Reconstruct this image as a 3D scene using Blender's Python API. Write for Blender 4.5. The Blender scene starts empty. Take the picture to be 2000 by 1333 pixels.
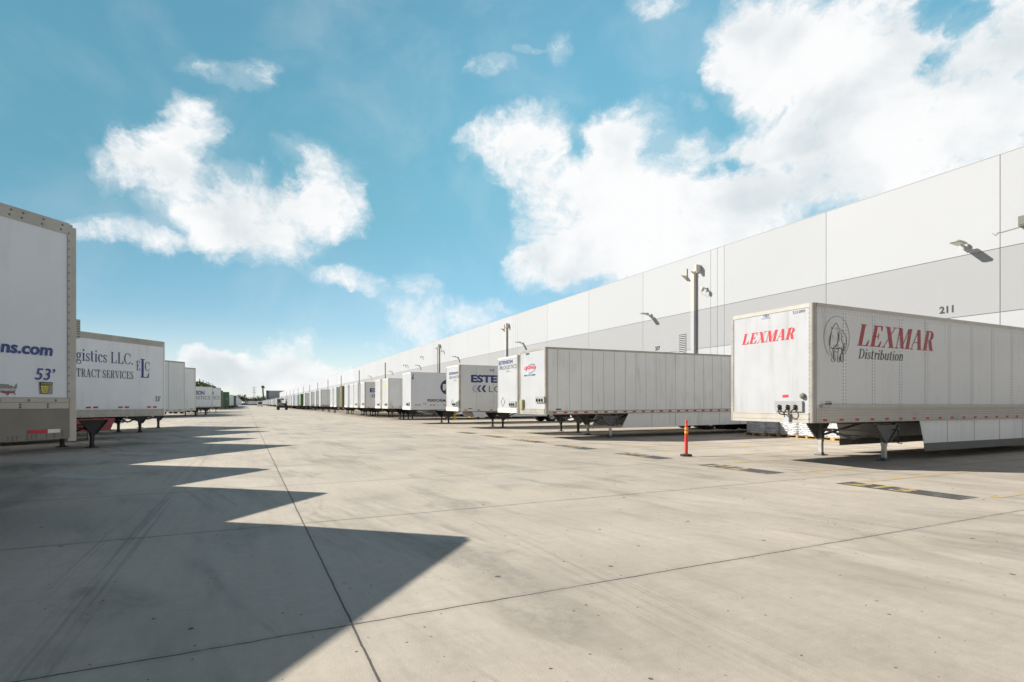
import bpy, math, random
from mathutils import Vector, Matrix
R = math.radians
rnd = random.Random(7)
S = bpy.context.scene
COL = S.collection

# ------------------------------------------------------------------ camera
F, HZ, CX, YAW, EYE = 1074.0, 789.0, 1000.0, R(25.83), 1.6       # survey of the photograph (2000 px wide)
cd = bpy.data.cameras.new('camera')
cd.sensor_width = 36.0
cd.lens = 36.0 * F / 2000.0
cd.shift_y = (HZ - 666.5) / 2000.0
cd.clip_start = 0.1
cd.clip_end = 6000
cam = bpy.data.objects.new('camera', cd)
cam.location = (0, 0, EYE)
cam.rotation_euler = (R(90), 0, -YAW)
COL.objects.link(cam)
S.camera = cam
FWD = Vector((math.sin(YAW), math.cos(YAW), 0)); RGT = Vector((math.cos(YAW), -math.sin(YAW), 0)); UP = Vector((0, 0, 1))
CAM = Vector((0, 0, EYE))
def ray(px, py): return FWD + RGT * ((px - CX) / F) + UP * ((HZ - py) / F)
def ground(px, py):
    d = ray(px, py); return CAM + d * (EYE / -d.z)
def wall_pt(px, py, X):
    d = ray(px, py); return CAM + d * (X / d.x)

# ------------------------------------------------------------------ sun, exposure
SUN_EL, SUN_AZ = R(35.3), R(-52.5)          # azimuth from +Y, clockwise
S.view_settings.view_transform = 'Standard'
S.view_settings.look = 'None'
S.view_settings.gamma = 1.0
S.view_settings.exposure = 0.54
sl = bpy.data.lights.new('sun', 'SUN')
sl.energy = 4.9; sl.angle = R(0.53); sl.color = (1.0, 0.945, 0.855)
so = bpy.data.objects.new('sun', sl)
sdir = Vector((math.sin(SUN_AZ) * math.cos(SUN_EL), math.cos(SUN_AZ) * math.cos(SUN_EL), math.sin(SUN_EL)))
so.rotation_euler = (-sdir).to_track_quat('-Z', 'Y').to_euler()
so.location = (-60, 60, 60)
COL.objects.link(so)

# ------------------------------------------------------------------ node helper
class NT:
    def __init__(s, tree):
        s.t = tree; s.n = tree.nodes; s.l = tree.links
    def set(s, sock, v):
        if isinstance(v, bpy.types.NodeSocket): s.l.new(v, sock)
        elif v is not None: sock.default_value = v
    def math(s, op, a, b=None, c=None, clamp=False):
        n = s.n.new('ShaderNodeMath'); n.operation = op; n.use_clamp = clamp
        s.set(n.inputs[0], a); s.set(n.inputs[1], b)
        if c is not None: s.set(n.inputs[2], c)
        return n.outputs[0]
    def vec(s, op, a, b=None, sc=None):
        n = s.n.new('ShaderNodeVectorMath'); n.operation = op
        s.set(n.inputs[0], a)
        if b is not None: s.set(n.inputs[1], b)
        if sc is not None: s.set(n.inputs['Scale'], sc)
        return n.outputs['Value'] if op in ('LENGTH', 'DOT_PRODUCT', 'DISTANCE') else n.outputs[0]
    def noise(s, v, scale, detail=4, rough=0.55, dist=0.0, color=False):
        n = s.n.new('ShaderNodeTexNoise')
        s.set(n.inputs['Vector'], v); n.inputs['Scale'].default_value = scale
        n.inputs['Detail'].default_value = detail; n.inputs['Roughness'].default_value = rough
        n.inputs['Distortion'].default_value = dist
        return n.outputs['Color' if color else 'Fac']
    def rng(s, v, a, b, c=0.0, d=1.0, kind='SMOOTHSTEP'):
        n = s.n.new('ShaderNodeMapRange'); n.interpolation_type = kind
        s.set(n.inputs[0], v); s.set(n.inputs[1], a); s.set(n.inputs[2], b); s.set(n.inputs[3], c); s.set(n.inputs[4], d)
        return n.outputs[0]
    def mix(s, f, a, b, kind='MIX'):
        n = s.n.new('ShaderNodeMix'); n.data_type = 'RGBA'; n.blend_type = kind
        s.set(n.inputs[0], f)
        for i, v in ((6, a), (7, b)):
            if isinstance(v, (tuple, list)) and len(v) == 3: v = (*v, 1)
            s.set(n.inputs[i], v)
        return n.outputs[2]
    def xyz(s, v):
        n = s.n.new('ShaderNodeSeparateXYZ'); s.set(n.inputs[0], v); return n.outputs
    def comb(s, x, y, z):
        n = s.n.new('ShaderNodeCombineXYZ'); s.set(n.inputs[0], x); s.set(n.inputs[1], y); s.set(n.inputs[2], z); return n.outputs[0]

# ------------------------------------------------------------------ world: physical sky with cumulus clouds in fixed compass directions
W = bpy.data.worlds.new('World'); S.world = W; W.use_nodes = True
W.node_tree.nodes.clear()
T = NT(W.node_tree)
sky = T.n.new('ShaderNodeTexSky'); sky.sky_type = 'NISHITA'; sky.sun_disc = False
sky.sun_elevation = SUN_EL; sky.sun_rotation = SUN_AZ
sky.air_density = 1.0; sky.dust_density = 0.25; sky.ozone_density = 1.0; sky.altitude = 0
geo = T.n.new('ShaderNodeTexCoord')
d = geo.outputs['Generated']
dx = T.vec('DOT_PRODUCT', d, tuple(RGT)); dy = T.vec('DOT_PRODUCT', d, tuple(FWD)); dz = T.vec('DOT_PRODUCT', d, (0, 0, 1))
az = T.math('ARCTAN2', dx, dy)
hl = T.math('SQRT', T.math('ADD', T.math('MULTIPLY', dx, dx), T.math('MULTIPLY', dy, dy)))
tv = T.math('MINIMUM', T.math('DIVIDE', dz, T.math('MAXIMUM', hl, 0.05)), 6.0)
uv0 = T.comb(az, tv, 0.0)
warp = T.vec('SUBTRACT', T.noise(uv0, 7.0, 6, 0.6, 0, True), (0.5, 0.5, 0.5))
uv = T.vec('ADD', uv0, T.vec('MULTIPLY', warp, (0.10, 0.085, 0)))
warp2 = T.vec('SUBTRACT', T.noise(uv0, 26.0, 5, 0.62, 0, True), (0.5, 0.5, 0.5))
uv = T.vec('ADD', uv, T.vec('MULTIPLY', warp2, (0.03, 0.03, 0)))
CLOUDS = [  # centre x, y, half width, half height, strength
 (380,238,52,46,1),(330,290,60,42,1),(236,275,26,34,.85),(225,325,48,40,.95),(295,330,62,40,.95),(385,395,85,62,1),(480,405,95,66,1),(560,425,90,72,1),
 (588,335,58,62,1),(640,372,58,74,1),(672,412,40,46,.9),(560,492,60,34,.85),(420,455,70,44,.95),(195,446,55,24,.9),(262,458,62,30,.95),(312,480,34,26,.85),
 (445,145,78,24,.55),(510,130,38,22,.5),(670,548,58,20,.62),(728,566,24,24,.5),(808,590,50,42,.66),(862,622,74,30,.62),(940,612,60,26,.55),(830,556,22,14,.4),
 (400,708,56,26,.95),(440,722,72,30,1),(562,682,54,36,1),(520,722,92,40,1),(602,722,62,32,.95),(470,745,130,30,1),(660,745,80,24,.7),(540,768,230,26,.9),(720,690,50,22,.45),(880,660,130,26,.5),
 (912,270,32,20,.8),(975,265,50,36,1),(1046,248,48,38,1),(1028,305,72,52,1),(1228,243,60,46,1),(1182,285,62,48,1),(1115,340,105,72,1),(1238,350,115,84,1),
 (1160,425,130,84,1),(1078,493,70,58,1),(1050,530,52,32,.9),(1330,425,130,84,1),(1412,398,95,62,1),(1270,480,160,66,1),(1188,508,125,52,1),(1445,450,130,54,1),
 (1462,28,54,44,1),(1417,106,46,48,1),(1384,136,20,24,.6),(1496,105,105,92,1),(1608,56,140,95,1),(1725,67,140,95,1),(1608,145,155,84,1),(1473,185,52,42,.9),
 (1720,155,125,74,1),(1692,216,125,64,1),(1608,228,62,42,1),(1916,84,95,74,.95),(1972,67,64,64,.9),(1944,172,105,84,1),(1860,226,135,84,1),(1524,264,84,38,1),
 (1485,282,52,28,.9),(1664,285,165,74,1),(1832,285,165,74,1),(1552,338,135,62,1),(1720,366,185,64,1),(1384,303,62,32,.8),(1345,285,32,22,.7),(1900,380,200,80,1),
 (953,131,46,22,.55),(1025,98,28,10,.5),(1093,90,26,32,.55),(1283,10,52,26,.85),(1345,190,16,20,.45),(1305,179,12,15,.35)]
HOLES = [(1820,130,44,34,.50),(1835,18,50,30,.5),(1895,40,26,24,.5),(1410,335,46,14,.45),(1130,300,24,26,.5),(560,335,34,40,.55),(1000,330,0.1,0.1,0)]
def blob(b):
    u = math.atan((b[0] - CX) / F); cu = math.cos(u); v = (HZ - b[1]) / F * cu
    p = T.vec('SUBTRACT', uv, (u, v, 0))
    p = T.vec('MULTIPLY', p, (F / (b[2] * cu * cu), F / (b[3] * cu), 0))
    return T.rng(T.vec('DOT_PRODUCT', p, p), 2.7, 0.0, 0.0, (b[4] * .93 if b[4] > .72 else min(.85, b[4] * 1.14)), 'SMOOTHSTEP')
prod = None; dsum = None
for b in CLOUDS:
    v = blob(b); w = T.math('SUBTRACT', 1.0, v)
    prod = w if prod is None else T.math('MULTIPLY', prod, w)
    dsum = v if dsum is None else T.math('ADD', dsum, v)
dens = T.math('SUBTRACT', 1.0, prod)
for b in HOLES[:6]:
    dens = T.math('SUBTRACT', dens, blob(b))
fb = T.noise(uv0, 8.0, 13, 0.68, 0.45)
fb2 = T.noise(uv0, 5.0, 8, 0.55, 0.4)
back = T.math('MULTIPLY', T.rng(T.math('ABSOLUTE', az), 0.85, 1.1), T.rng(fb2, 0.60, 0.80, 0.0, 0.6))     # unseen clouds outside the view, added to lift and whiten the ambient light
dens = T.math('MAXIMUM', dens, back)
fb3 = T.noise(uv, 30.0, 8, 0.65, 0.3)
dens = T.math('ADD', dens, T.math('MULTIPLY', T.math('MULTIPLY', T.math('SUBTRACT', fb3, 0.5), 1.1), T.rng(dens, .05, .35)))
edge = T.math('ADD', dens, T.math('MULTIPLY', T.math('SUBTRACT', fb, 0.5), 2.0))
edge = T.math('ADD', edge, T.math('MULTIPLY', T.rng(dsum, .9, 2.8), .46))
alpha = T.math('MULTIPLY', T.rng(edge, 0.42, 1.22, 0, 1, 'LINEAR'), T.rng(dens, 0.08, 0.55))
alpha = T.math('MULTIPLY', alpha, T.rng(dz, -0.01, 0.03))
halo = T.math('MULTIPLY', T.rng(T.math('ADD', dens, T.math('MULTIPLY', T.math('SUBTRACT', fb2, 0.5), 0.9)), .05, .85), .24)
alpha = T.math('MAXIMUM', T.math('MULTIPLY', alpha, 0.97), T.math('MULTIPLY', halo, T.rng(dz, -0.01, 0.03)))
thin = T.math('MULTIPLY', T.rng(fb2, 0.42, 0.75), 0.14)
low = T.math('MULTIPLY', T.rng(dz, 0.16, 0.0), 0.55)
alpha = T.math('MAXIMUM', alpha, T.math('MAXIMUM', thin, low))
tint = T.mix(T.rng(dz, .02, .42), (0.62, 0.72, 0.80), (0.70, 1.13, 0.91))
sund = T.vec('DOT_PRODUCT', d, tuple(sdir))
tint = T.mix(1.0, tint, T.comb(*[T.math('MULTIPLY', T.rng(sund, .2, .95, 1.28, .46), T.rng(dz, .25, .6, 1.0, 1.32))] * 3), 'MULTIPLY')
tint = T.mix(1.0, tint, T.mix(T.rng(sund, .5, .9), (1, 1, 1), (.93, 1.06, 1.13)), 'MULTIPLY')
skyc = T.mix(1.0, sky.outputs[0], tint, 'MULTIPLY')
unseen_tint = T.math('MULTIPLY', T.math('MAXIMUM', T.rng(T.math('ABSOLUTE', az), .95, 1.6), T.rng(dz, .62, .85)), .78)      # sky outside the view, recoloured to set the tone of the shadows
skyc = T.mix(unseen_tint, skyc, (0.76, 0.70, 1.00))
shade = T.math('MULTIPLY', T.rng(T.noise(uv0, 4.5, 5, 0.55, 0.2), 0.40, 0.66), T.rng(dsum, 0.8, 3.0))
CW = 6.9
cloudc = T.mix(shade, (CW, CW * 1.0, CW * 1.0), (CW * .70, CW * .76, CW * .79))
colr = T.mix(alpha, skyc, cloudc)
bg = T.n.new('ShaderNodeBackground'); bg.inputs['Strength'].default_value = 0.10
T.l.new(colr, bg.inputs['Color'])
wo = T.n.new('ShaderNodeOutputWorld'); T.l.new(bg.outputs[0], wo.inputs['Surface'])
W.cycles.sampling_method = 'MANUAL'; W.cycles.sample_map_resolution = 512

# ------------------------------------------------------------------ materials
MATS = {}
def mat(name, col, rough=0.6, metal=0.0, var=0.06, scale=3.0, dirt=None, dirt_amt=0.0, streak=False, bump=0.0, spec=0.5, coat=0.0):
    if name in MATS: return MATS[name]
    m = bpy.data.materials.new(name); m.use_nodes = True
    t = NT(m.node_tree); b = t.n['Principled BSDF']
    tc = t.n.new('ShaderNodeTexCoord').outputs['Object']
    oi = t.n.new('ShaderNodeObjectInfo')
    p = t.vec('ADD', tc, t.vec('SCALE', oi.outputs['Location'], None, 0.37))
    n1 = t.noise(p, scale, 5, 0.6)
    c = t.mix(t.rng(n1, 0.3, 0.7), tuple(x * (1 - var) for x in col), tuple(min(1, x * (1 + var)) for x in col))
    if dirt:
        q = t.vec('MULTIPLY', p, (5.0, 5.0, 0.35)) if streak else t.vec('MULTIPLY', p, (1.0, 1.0, 1.0))
        n2 = t.noise(q, 1.1 if streak else scale * .5, 7, 0.65)
        n3 = t.noise(p, 0.7, 4, 0.6)
        f = t.math('MULTIPLY', t.math('MULTIPLY', t.rng(n2, 0.46, 0.74), t.rng(n3, 0.36, 0.66)), dirt_amt)
        c = t.mix(f, c, dirt)
    t.l.new(c, b.inputs['Base Color'])
    b.inputs['Metallic'].default_value = metal
    t.l.new(t.rng(n1, 0.25, 0.75, max(.05, rough - .06), min(1, rough + .06)), b.inputs['Roughness'])
    b.inputs['Specular IOR Level'].default_value = spec
    if coat: b.inputs['Coat Weight'].default_value = coat; b.inputs['Coat Roughness'].default_value = .15
    if bump:
        bn = t.n.new('ShaderNodeBump'); bn.inputs['Strength'].default_value = bump; bn.inputs['Distance'].default_value = .02
        t.l.new(t.noise(p, scale * 6, 4), bn.inputs['Height']); t.l.new(bn.outputs[0], b.inputs['Normal'])
    MATS[name] = m; return m
GR = (.34, .30, .24)
M = dict(
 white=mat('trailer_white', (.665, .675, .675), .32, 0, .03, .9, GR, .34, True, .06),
 white2=mat('trailer_cool_white', (.72, .75, .79), .36, 0, .03, .9, GR, .30, True, .06),
 offw=mat('trailer_off_white', (.83, .84, .83), .42, 0, .035, .8, GR, .36, True, .06),
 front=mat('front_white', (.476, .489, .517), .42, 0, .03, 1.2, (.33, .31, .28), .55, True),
 alu=mat('aluminium_rail', (.44, .415, .37), .48, .25, .12, 4, (.20, .165, .12), .7, False),
 alud=mat('dull_aluminium', (.21, .19, .165), .5, .2, .14, 3, (.16, .13, .10), .7, False),
 railw=mat('rail_white', (.70, .68, .63), .45, .0, .05, 4, GR, .6, False),
 rivet=mat('rivet_grey', (.17, .165, .16), .5, .2),
 rivetw=mat('rivet_on_white', (.40, .405, .41), .5, .1),
 white3=mat('trailer_bright_white', (.86, .875, .90), .36, 0, .03, .9, GR, .18, True), ymark=mat('worn_yellow', (.36, .29, .10), .6, 0, .2, 5), jbox=mat('box_olive_grey', (.15, .155, .125), .6),
 platew=mat('plate_grey', (.36, .365, .355), .5, 0, .1), corneral=mat('corner_metal', (.40, .38, .35), .42, .2, .12, 3, (.22, .18, .14), .5), railtan=mat('rail_tan', (.50, .475, .43), .5, .1, .08, 4, (.26, .22, .17), .6),
 seam=mat('seam_dark', (.40, .40, .39), .6),
 steel=mat('chassis_black', (.026, .026, .026), .6, 0, .2, 6, (.10, .08, .06), .5),
 gsteel=mat('chassis_grey', (.13, .13, .127), .55, .1, .15, 6, (.12, .09, .06), .6),
 galv=mat('galvanised_leg', (.50, .50, .48), .45, .4, .12, 8, (.18, .14, .10), .5),
 rubber=mat('tyre_rubber', (.022, .022, .022), .85, 0, .2, 8),
 rim=mat('rim_white', (.52, .52, .50), .45, .1, .1, 8, (.15, .11, .08), .5),
 rimy=mat('rim_yellow', (.60, .40, .12), .5, 0, .1, 8, (.15, .11, .08), .5),
 red=mat('reflector_red', (.45, .02, .025), .4), tapew=mat('reflector_white', (.72, .72, .68), .4),
 redskirt=mat('red_skirt', (.36, .055, .06), .5, 0, .1, 2, (.2, .1, .08), .4),
 ink=mat('ink_black', (.02, .02, .024), .5), inkg=mat('ink_charcoal', (.03, .037, .045), .5, 0, .12, 3, (.2, .2, .2), .35, True),
 navy=mat('ink_navy', (.022, .04, .17), .45), blue=mat('ink_blue', (.025, .06, .24), .45), mid=mat('ink_slate_blue', (.12, .14, .27), .5), pale=mat('ink_pale_blue', (.42, .45, .56), .5),
 teal=mat('ink_teal', (.07, .30, .42), .5), dnavy=mat('disc_navy', (.025, .035, .075), .45),
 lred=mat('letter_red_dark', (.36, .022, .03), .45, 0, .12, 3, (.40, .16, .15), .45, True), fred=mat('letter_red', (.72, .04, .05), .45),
 yellow=mat('sticker_yellow', (.62, .55, .12), .5), grey=mat('sticker_grey', (.30, .29, .28), .55), mapg=mat('map_grey', (.24, .225, .21), .5), mapr=mat('map_red', (.34, .06, .09), .5),
 olive=mat('document_box_olive', (.36, .35, .20), .6), amber=mat('marker_amber', (.55, .22, .03), .35),
 green=mat('container_green', (.035, .12, .05), .5, 0, .1, 1.5, (.10, .08, .05), .4, True), lgreen=mat('container_pale_green', (.30, .42, .24), .5, 0, .08, 2),
 brown=mat('container_brown', (.15, .125, .06), .55, 0, .2, 2, (.07, .07, .04), .7, True),
 wallw=mat('wall_white', (.438, .455, .484), .75, 0, .012, .25, (.50, .485, .46), .25, True), wallg=mat('wall_grey', (.341, .349, .365), .75, 0, .012, .25, (.40, .39, .37), .25, True),
 joint=mat('joint_backing', (.20, .195, .19), .8), pipe=mat('pipe_cream', (.56, .53, .46), .6, 0, .04), pipeg=mat('pipe_grey', (.44, .44, .445), .6, 0, .04),  # joint: darker backing that shows in the gaps between wall panels
 lamp=mat('lamp_grey_green', (.40, .41, .385), .5, 0, .05), lens=mat('lamp_lens', (.6, .6, .55), .3), dark=mat('dark_opening', (.03, .03, .03), .8),
 dockgrey=mat('dock_door_grey', (.45, .45, .44), .5), wood=mat('pallet_wood', (.48, .33, .14), .8, 0, .2, 6),
 orange=mat('post_orange_red', (.76, .05, .03), .5, 0, .12, 5, (.36, .10, .06), .55), band=mat('post_band_yellow', (.82, .50, .04), .4), bandr=mat('post_band_orange', (.75, .14, .03), .4),
 base=mat('base_black', (.03, .033, .035), .7), yel=mat('safety_yellow', (.68, .44, .03), .5, 0, .08),
 bldg=mat('far_building_grey', (.42, .43, .43), .8, 0, .03), bldgd=mat('far_building_slate', (.13, .16, .19), .8), bldgm=mat('far_building_mid', (.32, .34, .36), .8),
 fence=mat('far_fence_lavender', (.24, .25, .31), .8, 0, .08), glass=mat('cab_glass', (.03, .045, .05), .1, 0, .1),
 cab=mat('cab_pale_green', (.46, .53, .38), .4, 0, .05), cabw=mat('cab_white', (.7, .72, .7), .4, 0, .05),
 bark=mat('bark', (.11, .085, .06), .9, 0, .2), frond=mat('palm_skirt', (.15, .115, .075), .9, 0, .3), lattice=mat('pylon_steel', (.30, .33, .35), .6),
)
for nm in ('wall_white', 'wall_grey'):
    m_ = MATS[nm]; t_ = NT(m_.node_tree); b_ = t_.n['Principled BSDF']; src = b_.inputs['Base Color'].links[0].from_socket
    g_ = t_.n.new('ShaderNodeNewGeometry'); k_ = t_.rng(g_.outputs['Random Per Island'], 0, 1, .972, 1.02, 'LINEAR')
    t_.l.new(t_.mix(1.0, src, t_.comb(k_, k_, k_), 'MULTIPLY'), b_.inputs['Base Color'])
def leafmat(name, c):
    m = bpy.data.materials.new(name); m.use_nodes = True; t = NT(m.node_tree); b = t.n['Principled BSDF']
    g = t.n.new('ShaderNodeNewGeometry'); tc = t.n.new('ShaderNodeTexCoord').outputs['Object']
    f = t.math('ADD', t.math('MULTIPLY', g.outputs['Random Per Island'], .6), t.math('MULTIPLY', t.noise(tc, .6, 3), .4))
    t.l.new(t.mix(f, tuple(x * .55 for x in c), tuple(x * 1.5 for x in c)), b.inputs['Base Color']); b.inputs['Roughness'].default_value = .7
    return m
M['leaf'] = leafmat('leaf_green', (.075, .095, .035)); M['leafd'] = leafmat('leaf_dark', (.05, .07, .035)); M['leafp'] = leafmat('palm_green', (.07, .085, .04))
M['leafb'] = leafmat('leaf_bright', (.12, .15, .045))

def wrap_mat():
    m = bpy.data.materials.new('stretch_wrap'); m.use_nodes = True; t = NT(m.node_tree); b = t.n['Principled BSDF']
    tc = t.n.new('ShaderNodeTexCoord').outputs['Object']
    v = t.vec('MULTIPLY', tc, (1.4, 1.4, 9.0)); n = t.noise(v, 2.2, 6, .65, .8)
    t.l.new(t.mix(t.rng(n, .32, .68), (.42, .43, .46), (.80, .80, .82)), b.inputs['Base Color'])
    b.inputs['Roughness'].default_value = .22; b.inputs['Coat Weight'].default_value = .6
    bn = t.n.new('ShaderNodeBump'); bn.inputs['Strength'].default_value = .9; bn.inputs['Distance'].default_value = .05
    t.l.new(n, bn.inputs['Height']); t.l.new(bn.outputs[0], b.inputs['Normal'])
    return m
M['wrap'] = wrap_mat()

CONC_D, CONC_L = (.33, .288, .238), (.545, .485, .41)
def ground_mat():
    m = bpy.data.materials.new('yard_concrete'); m.use_nodes = True; t = NT(m.node_tree); b = t.n['Principled BSDF']
    p = t.n.new('ShaderNodeNewGeometry').outputs['Position']; x, y, z = t.xyz(p)
    wob = t.math('MULTIPLY', t.math('SUBTRACT', t.noise(p, 3.0, 6, .7), .5), .05)
    big = t.noise(p, .11, 6, .6, .6); med = t.noise(p, .8, 7, .62, .3); fine = t.noise(p, 9.0, 6, .7); grain = t.noise(p, 70.0, 3, .8)
    ca, sa = math.cos(R(14)), math.sin(R(14))
    al = t.math('ADD', t.math('MULTIPLY', x, -sa), t.math('MULTIPLY', y, ca)); ac = t.math('ADD', t.math('MULTIPLY', x, ca), t.math('MULTIPLY', y, sa))
    st = t.noise(t.comb(t.math('MULTIPLY', ac, 3.2), t.math('MULTIPLY', al, .22), 0.0), 1.0, 7, .68, .25)       # rubber scuffs on the turning path
    lane = t.noise(t.comb(t.math('MULTIPLY', x, 5.0), t.math('MULTIPLY', y, .10), 3.0), 1.0, 6, .68)               # brushed and driven along the yard
    broom = t.noise(t.comb(t.math('MULTIPLY', x, 1.0), t.math('MULTIPLY', y, 34.0), 7.0), 1.0, 3, .7)
    f = t.math('ADD', t.math('MULTIPLY', big, .75), t.math('ADD', t.math('MULTIPLY', med, .45), t.math('ADD', t.math('MULTIPLY', fine, .36), t.math('MULTIPLY', grain, .30))))
    f = t.math('ADD', f, t.math('ADD', t.math('MULTIPLY', lane, .34), t.math('MULTIPLY', broom, .10)))
    c = t.mix(t.rng(f, .86, 1.34, 0, 1, 'LINEAR'), CONC_D, CONC_L)
    warm = t.noise(p, .35, 5, .6, .3)
    c = t.mix(t.math('MULTIPLY', t.rng(warm, .5, .75), .5), c, (.47, .41, .31))
    sc = t.math('MULTIPLY', t.rng(st, .52, .72), t.rng(t.noise(p, .17, 4, .6), .42, .62))
    c = t.mix(t.math('MULTIPLY', sc, .62), c, (.19, .17, .145))
    sm = t.noise(t.comb(t.math('MULTIPLY', ac, 1.1), t.math('MULTIPLY', al, .35), 4.0), 1.0, 6, .6, .5)             # broad smudges
    c = t.mix(t.math('MULTIPLY', t.rng(sm, .48, .68), t.math('MULTIPLY', t.rng(fine, .3, .65, .4, 1.0), .78)), c, (.25, .226, .192))
    hz_ = t.noise(t.comb(t.math('MULTIPLY', ac, 9.0), t.math('MULTIPLY', al, .5), 11.0), 1.0, 5, .7, .1)
    c = t.mix(t.math('MULTIPLY', t.math('MULTIPLY', t.rng(hz_, .60, .74), t.rng(t.noise(p, .4, 4, .6), .46, .62)), .5), c, (.15, .132, .11))
    # long tyre tracks along the lane
    def track(x0, w, lo, amt, seed):
        g = t.rng(t.math('ABSOLUTE', t.math('SUBTRACT', x, x0)), w, w * .35)
        s = t.noise(t.comb(t.math('MULTIPLY', x, 22.0), t.math('MULTIPLY', y, .16), seed), 1.0, 5, .7)
        return t.math('MULTIPLY', t.math('MULTIPLY', g, t.rng(s, lo, lo + .18)), amt)
    for a in ((-1.18, .20, .48, .46, 1.0), (-1.50, .08, .5, .3, 2.0), (-3.3, .3, .5, .25, 5.0), (2.9, .35, .5, .28, 9.0), (7.4, .4, .5, .25, 12.0)):
        c = t.mix(track(*a), c, (.12, .112, .102))
    # oil and dirt blotches, gum and rubber crumbs
    oil = t.math('MULTIPLY', t.rng(t.noise(p, .55, 6, .66, 1.2), .62, .78), .55)
    c = t.mix(oil, c, (.17, .15, .125))
    def spots(sc, r0, r1, keep, seed):
        v = t.n.new('ShaderNodeTexVoronoi'); v.voronoi_dimensions = '2D'; v.inputs['Scale'].default_value = sc
        t.l.new(t.vec('ADD', t.vec('ADD', p, t.vec('MULTIPLY', t.vec('SUBTRACT', t.noise(p, 9, 3, .6, 0, True), (.5, .5, .5)), (.05, .05, 0))), (seed, seed * 1.7, 0)), v.inputs['Vector'])
        cr, cg, cb = t.xyz(v.outputs['Color'])
        rad = t.math('MULTIPLY', t.rng(cr, 0, 1, r0, r1), t.math('LESS_THAN', cg, keep))
        return t.math('LESS_THAN', v.outputs['Distance'], rad)
    for a in ((.9, .004, .024, .6, 3.3), (2.6, .004, .034, .26, 17.1), (.42, .006, .014, .4, 8.2), (5.5, .01, .055, .2, 5.9)):
        c = t.mix(t.math('MULTIPLY', spots(*a), .82), c, (.05, .046, .042))
    vc = t.n.new('ShaderNodeTexVoronoi'); vc.voronoi_dimensions = '2D'; vc.feature = 'DISTANCE_TO_EDGE'; vc.inputs['Scale'].default_value = .30
    t.l.new(t.vec('ADD', p, t.vec('MULTIPLY', t.vec('SUBTRACT', t.noise(p, 1.6, 6, .7, 0, True), (.5, .5, .5)), (.9, .9, 0))), vc.inputs['Vector'])
    ck = t.math('MULTIPLY', t.rng(vc.outputs['Distance'], .0022, .0008), t.rng(t.noise(p, .16, 3, .5), .56, .62))
    c = t.mix(t.math('MULTIPLY', ck, .75), c, (.06, .054, .046))
    drip = t.math('MULTIPLY', t.rng(t.noise(p, 2.3, 5, .62, .6), .66, .74), t.rng(t.noise(p, .21, 4, .6), .50, .60))
    c = t.mix(t.math('MULTIPLY', drip, .55), c, (.13, .115, .098))
    pit = t.math('MULTIPLY', t.rng(grain, .64, .74), .35)
    c = t.mix(pit, c, (.17, .15, .125))
    # saw-cut joints
    jy = t.math('PINGPONG', t.math('ADD', t.math('SUBTRACT', y, 4.09), wob), 1.875)
    jx = t.math('PINGPONG', t.math('ADD', t.math('SUBTRACT', x, .695), t.math('MULTIPLY', wob, .5)), 9.6)
    br = t.rng(t.noise(p, 1.3, 5, .7), .30, .52, .25, 1.0)
    jm = t.math('MAXIMUM', t.math('MULTIPLY', t.rng(jy, .013, .005), br), t.rng(jx, .011, .005))
    halo = t.math('MULTIPLY', t.math('MAXIMUM', t.rng(jy, .10, .0), t.rng(jx, .06, .0)), t.rng(fine, .35, .7, 0.05, .34))
    c = t.mix(halo, c, (.18, .16, .135))
    c = t.mix(t.math('MULTIPLY', jm, .84), c, (.035, .032, .03))
    t.l.new(c, b.inputs['Base Color'])
    t.l.new(t.rng(med, .3, .7, .62, .85), b.inputs['Roughness']); b.inputs['Specular IOR Level'].default_value = .35
    bn = t.n.new('ShaderNodeBump'); bn.inputs['Strength'].default_value = .35; bn.inputs['Distance'].default_value = .01
    t.l.new(t.math('SUBTRACT', t.math('ADD', fine, grain), t.math('MULTIPLY', jm, 1.5)), bn.inputs['Height']); t.l.new(bn.outputs[0], b.inputs['Normal'])
    return m
M['ground'] = ground_mat()
def worn(name, col, lo, hi):
    m = bpy.data.materials.new(name); m.use_nodes = True; t = NT(m.node_tree); b = t.n['Principled BSDF']
    p = t.n.new('ShaderNodeNewGeometry').outputs['Position']
    n = t.math('ADD', t.math('MULTIPLY', t.noise(p, 1.6, 6, .65), .6), t.math('MULTIPLY', t.noise(p, 26, 4, .75), .4))
    base = t.mix(t.noise(p, 4, 5), CONC_D, CONC_L)
    t.l.new(t.mix(t.rng(n, lo, hi), col, base), b.inputs['Base Color']); b.inputs['Roughness'].default_value = .75
    return m
M['blackout'] = worn('worn_black_paint', (.075, .073, .07), .52, .68); M['yline'] = worn('worn_yellow_paint', (.50, .34, .08), .37, .58)
M['ydigit'] = worn('yellow_stencil_paint', (.42, .30, .08), .44, .62); M['greyout'] = worn('worn_grey_paint', (.50, .49, .46), .44, .60)

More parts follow.
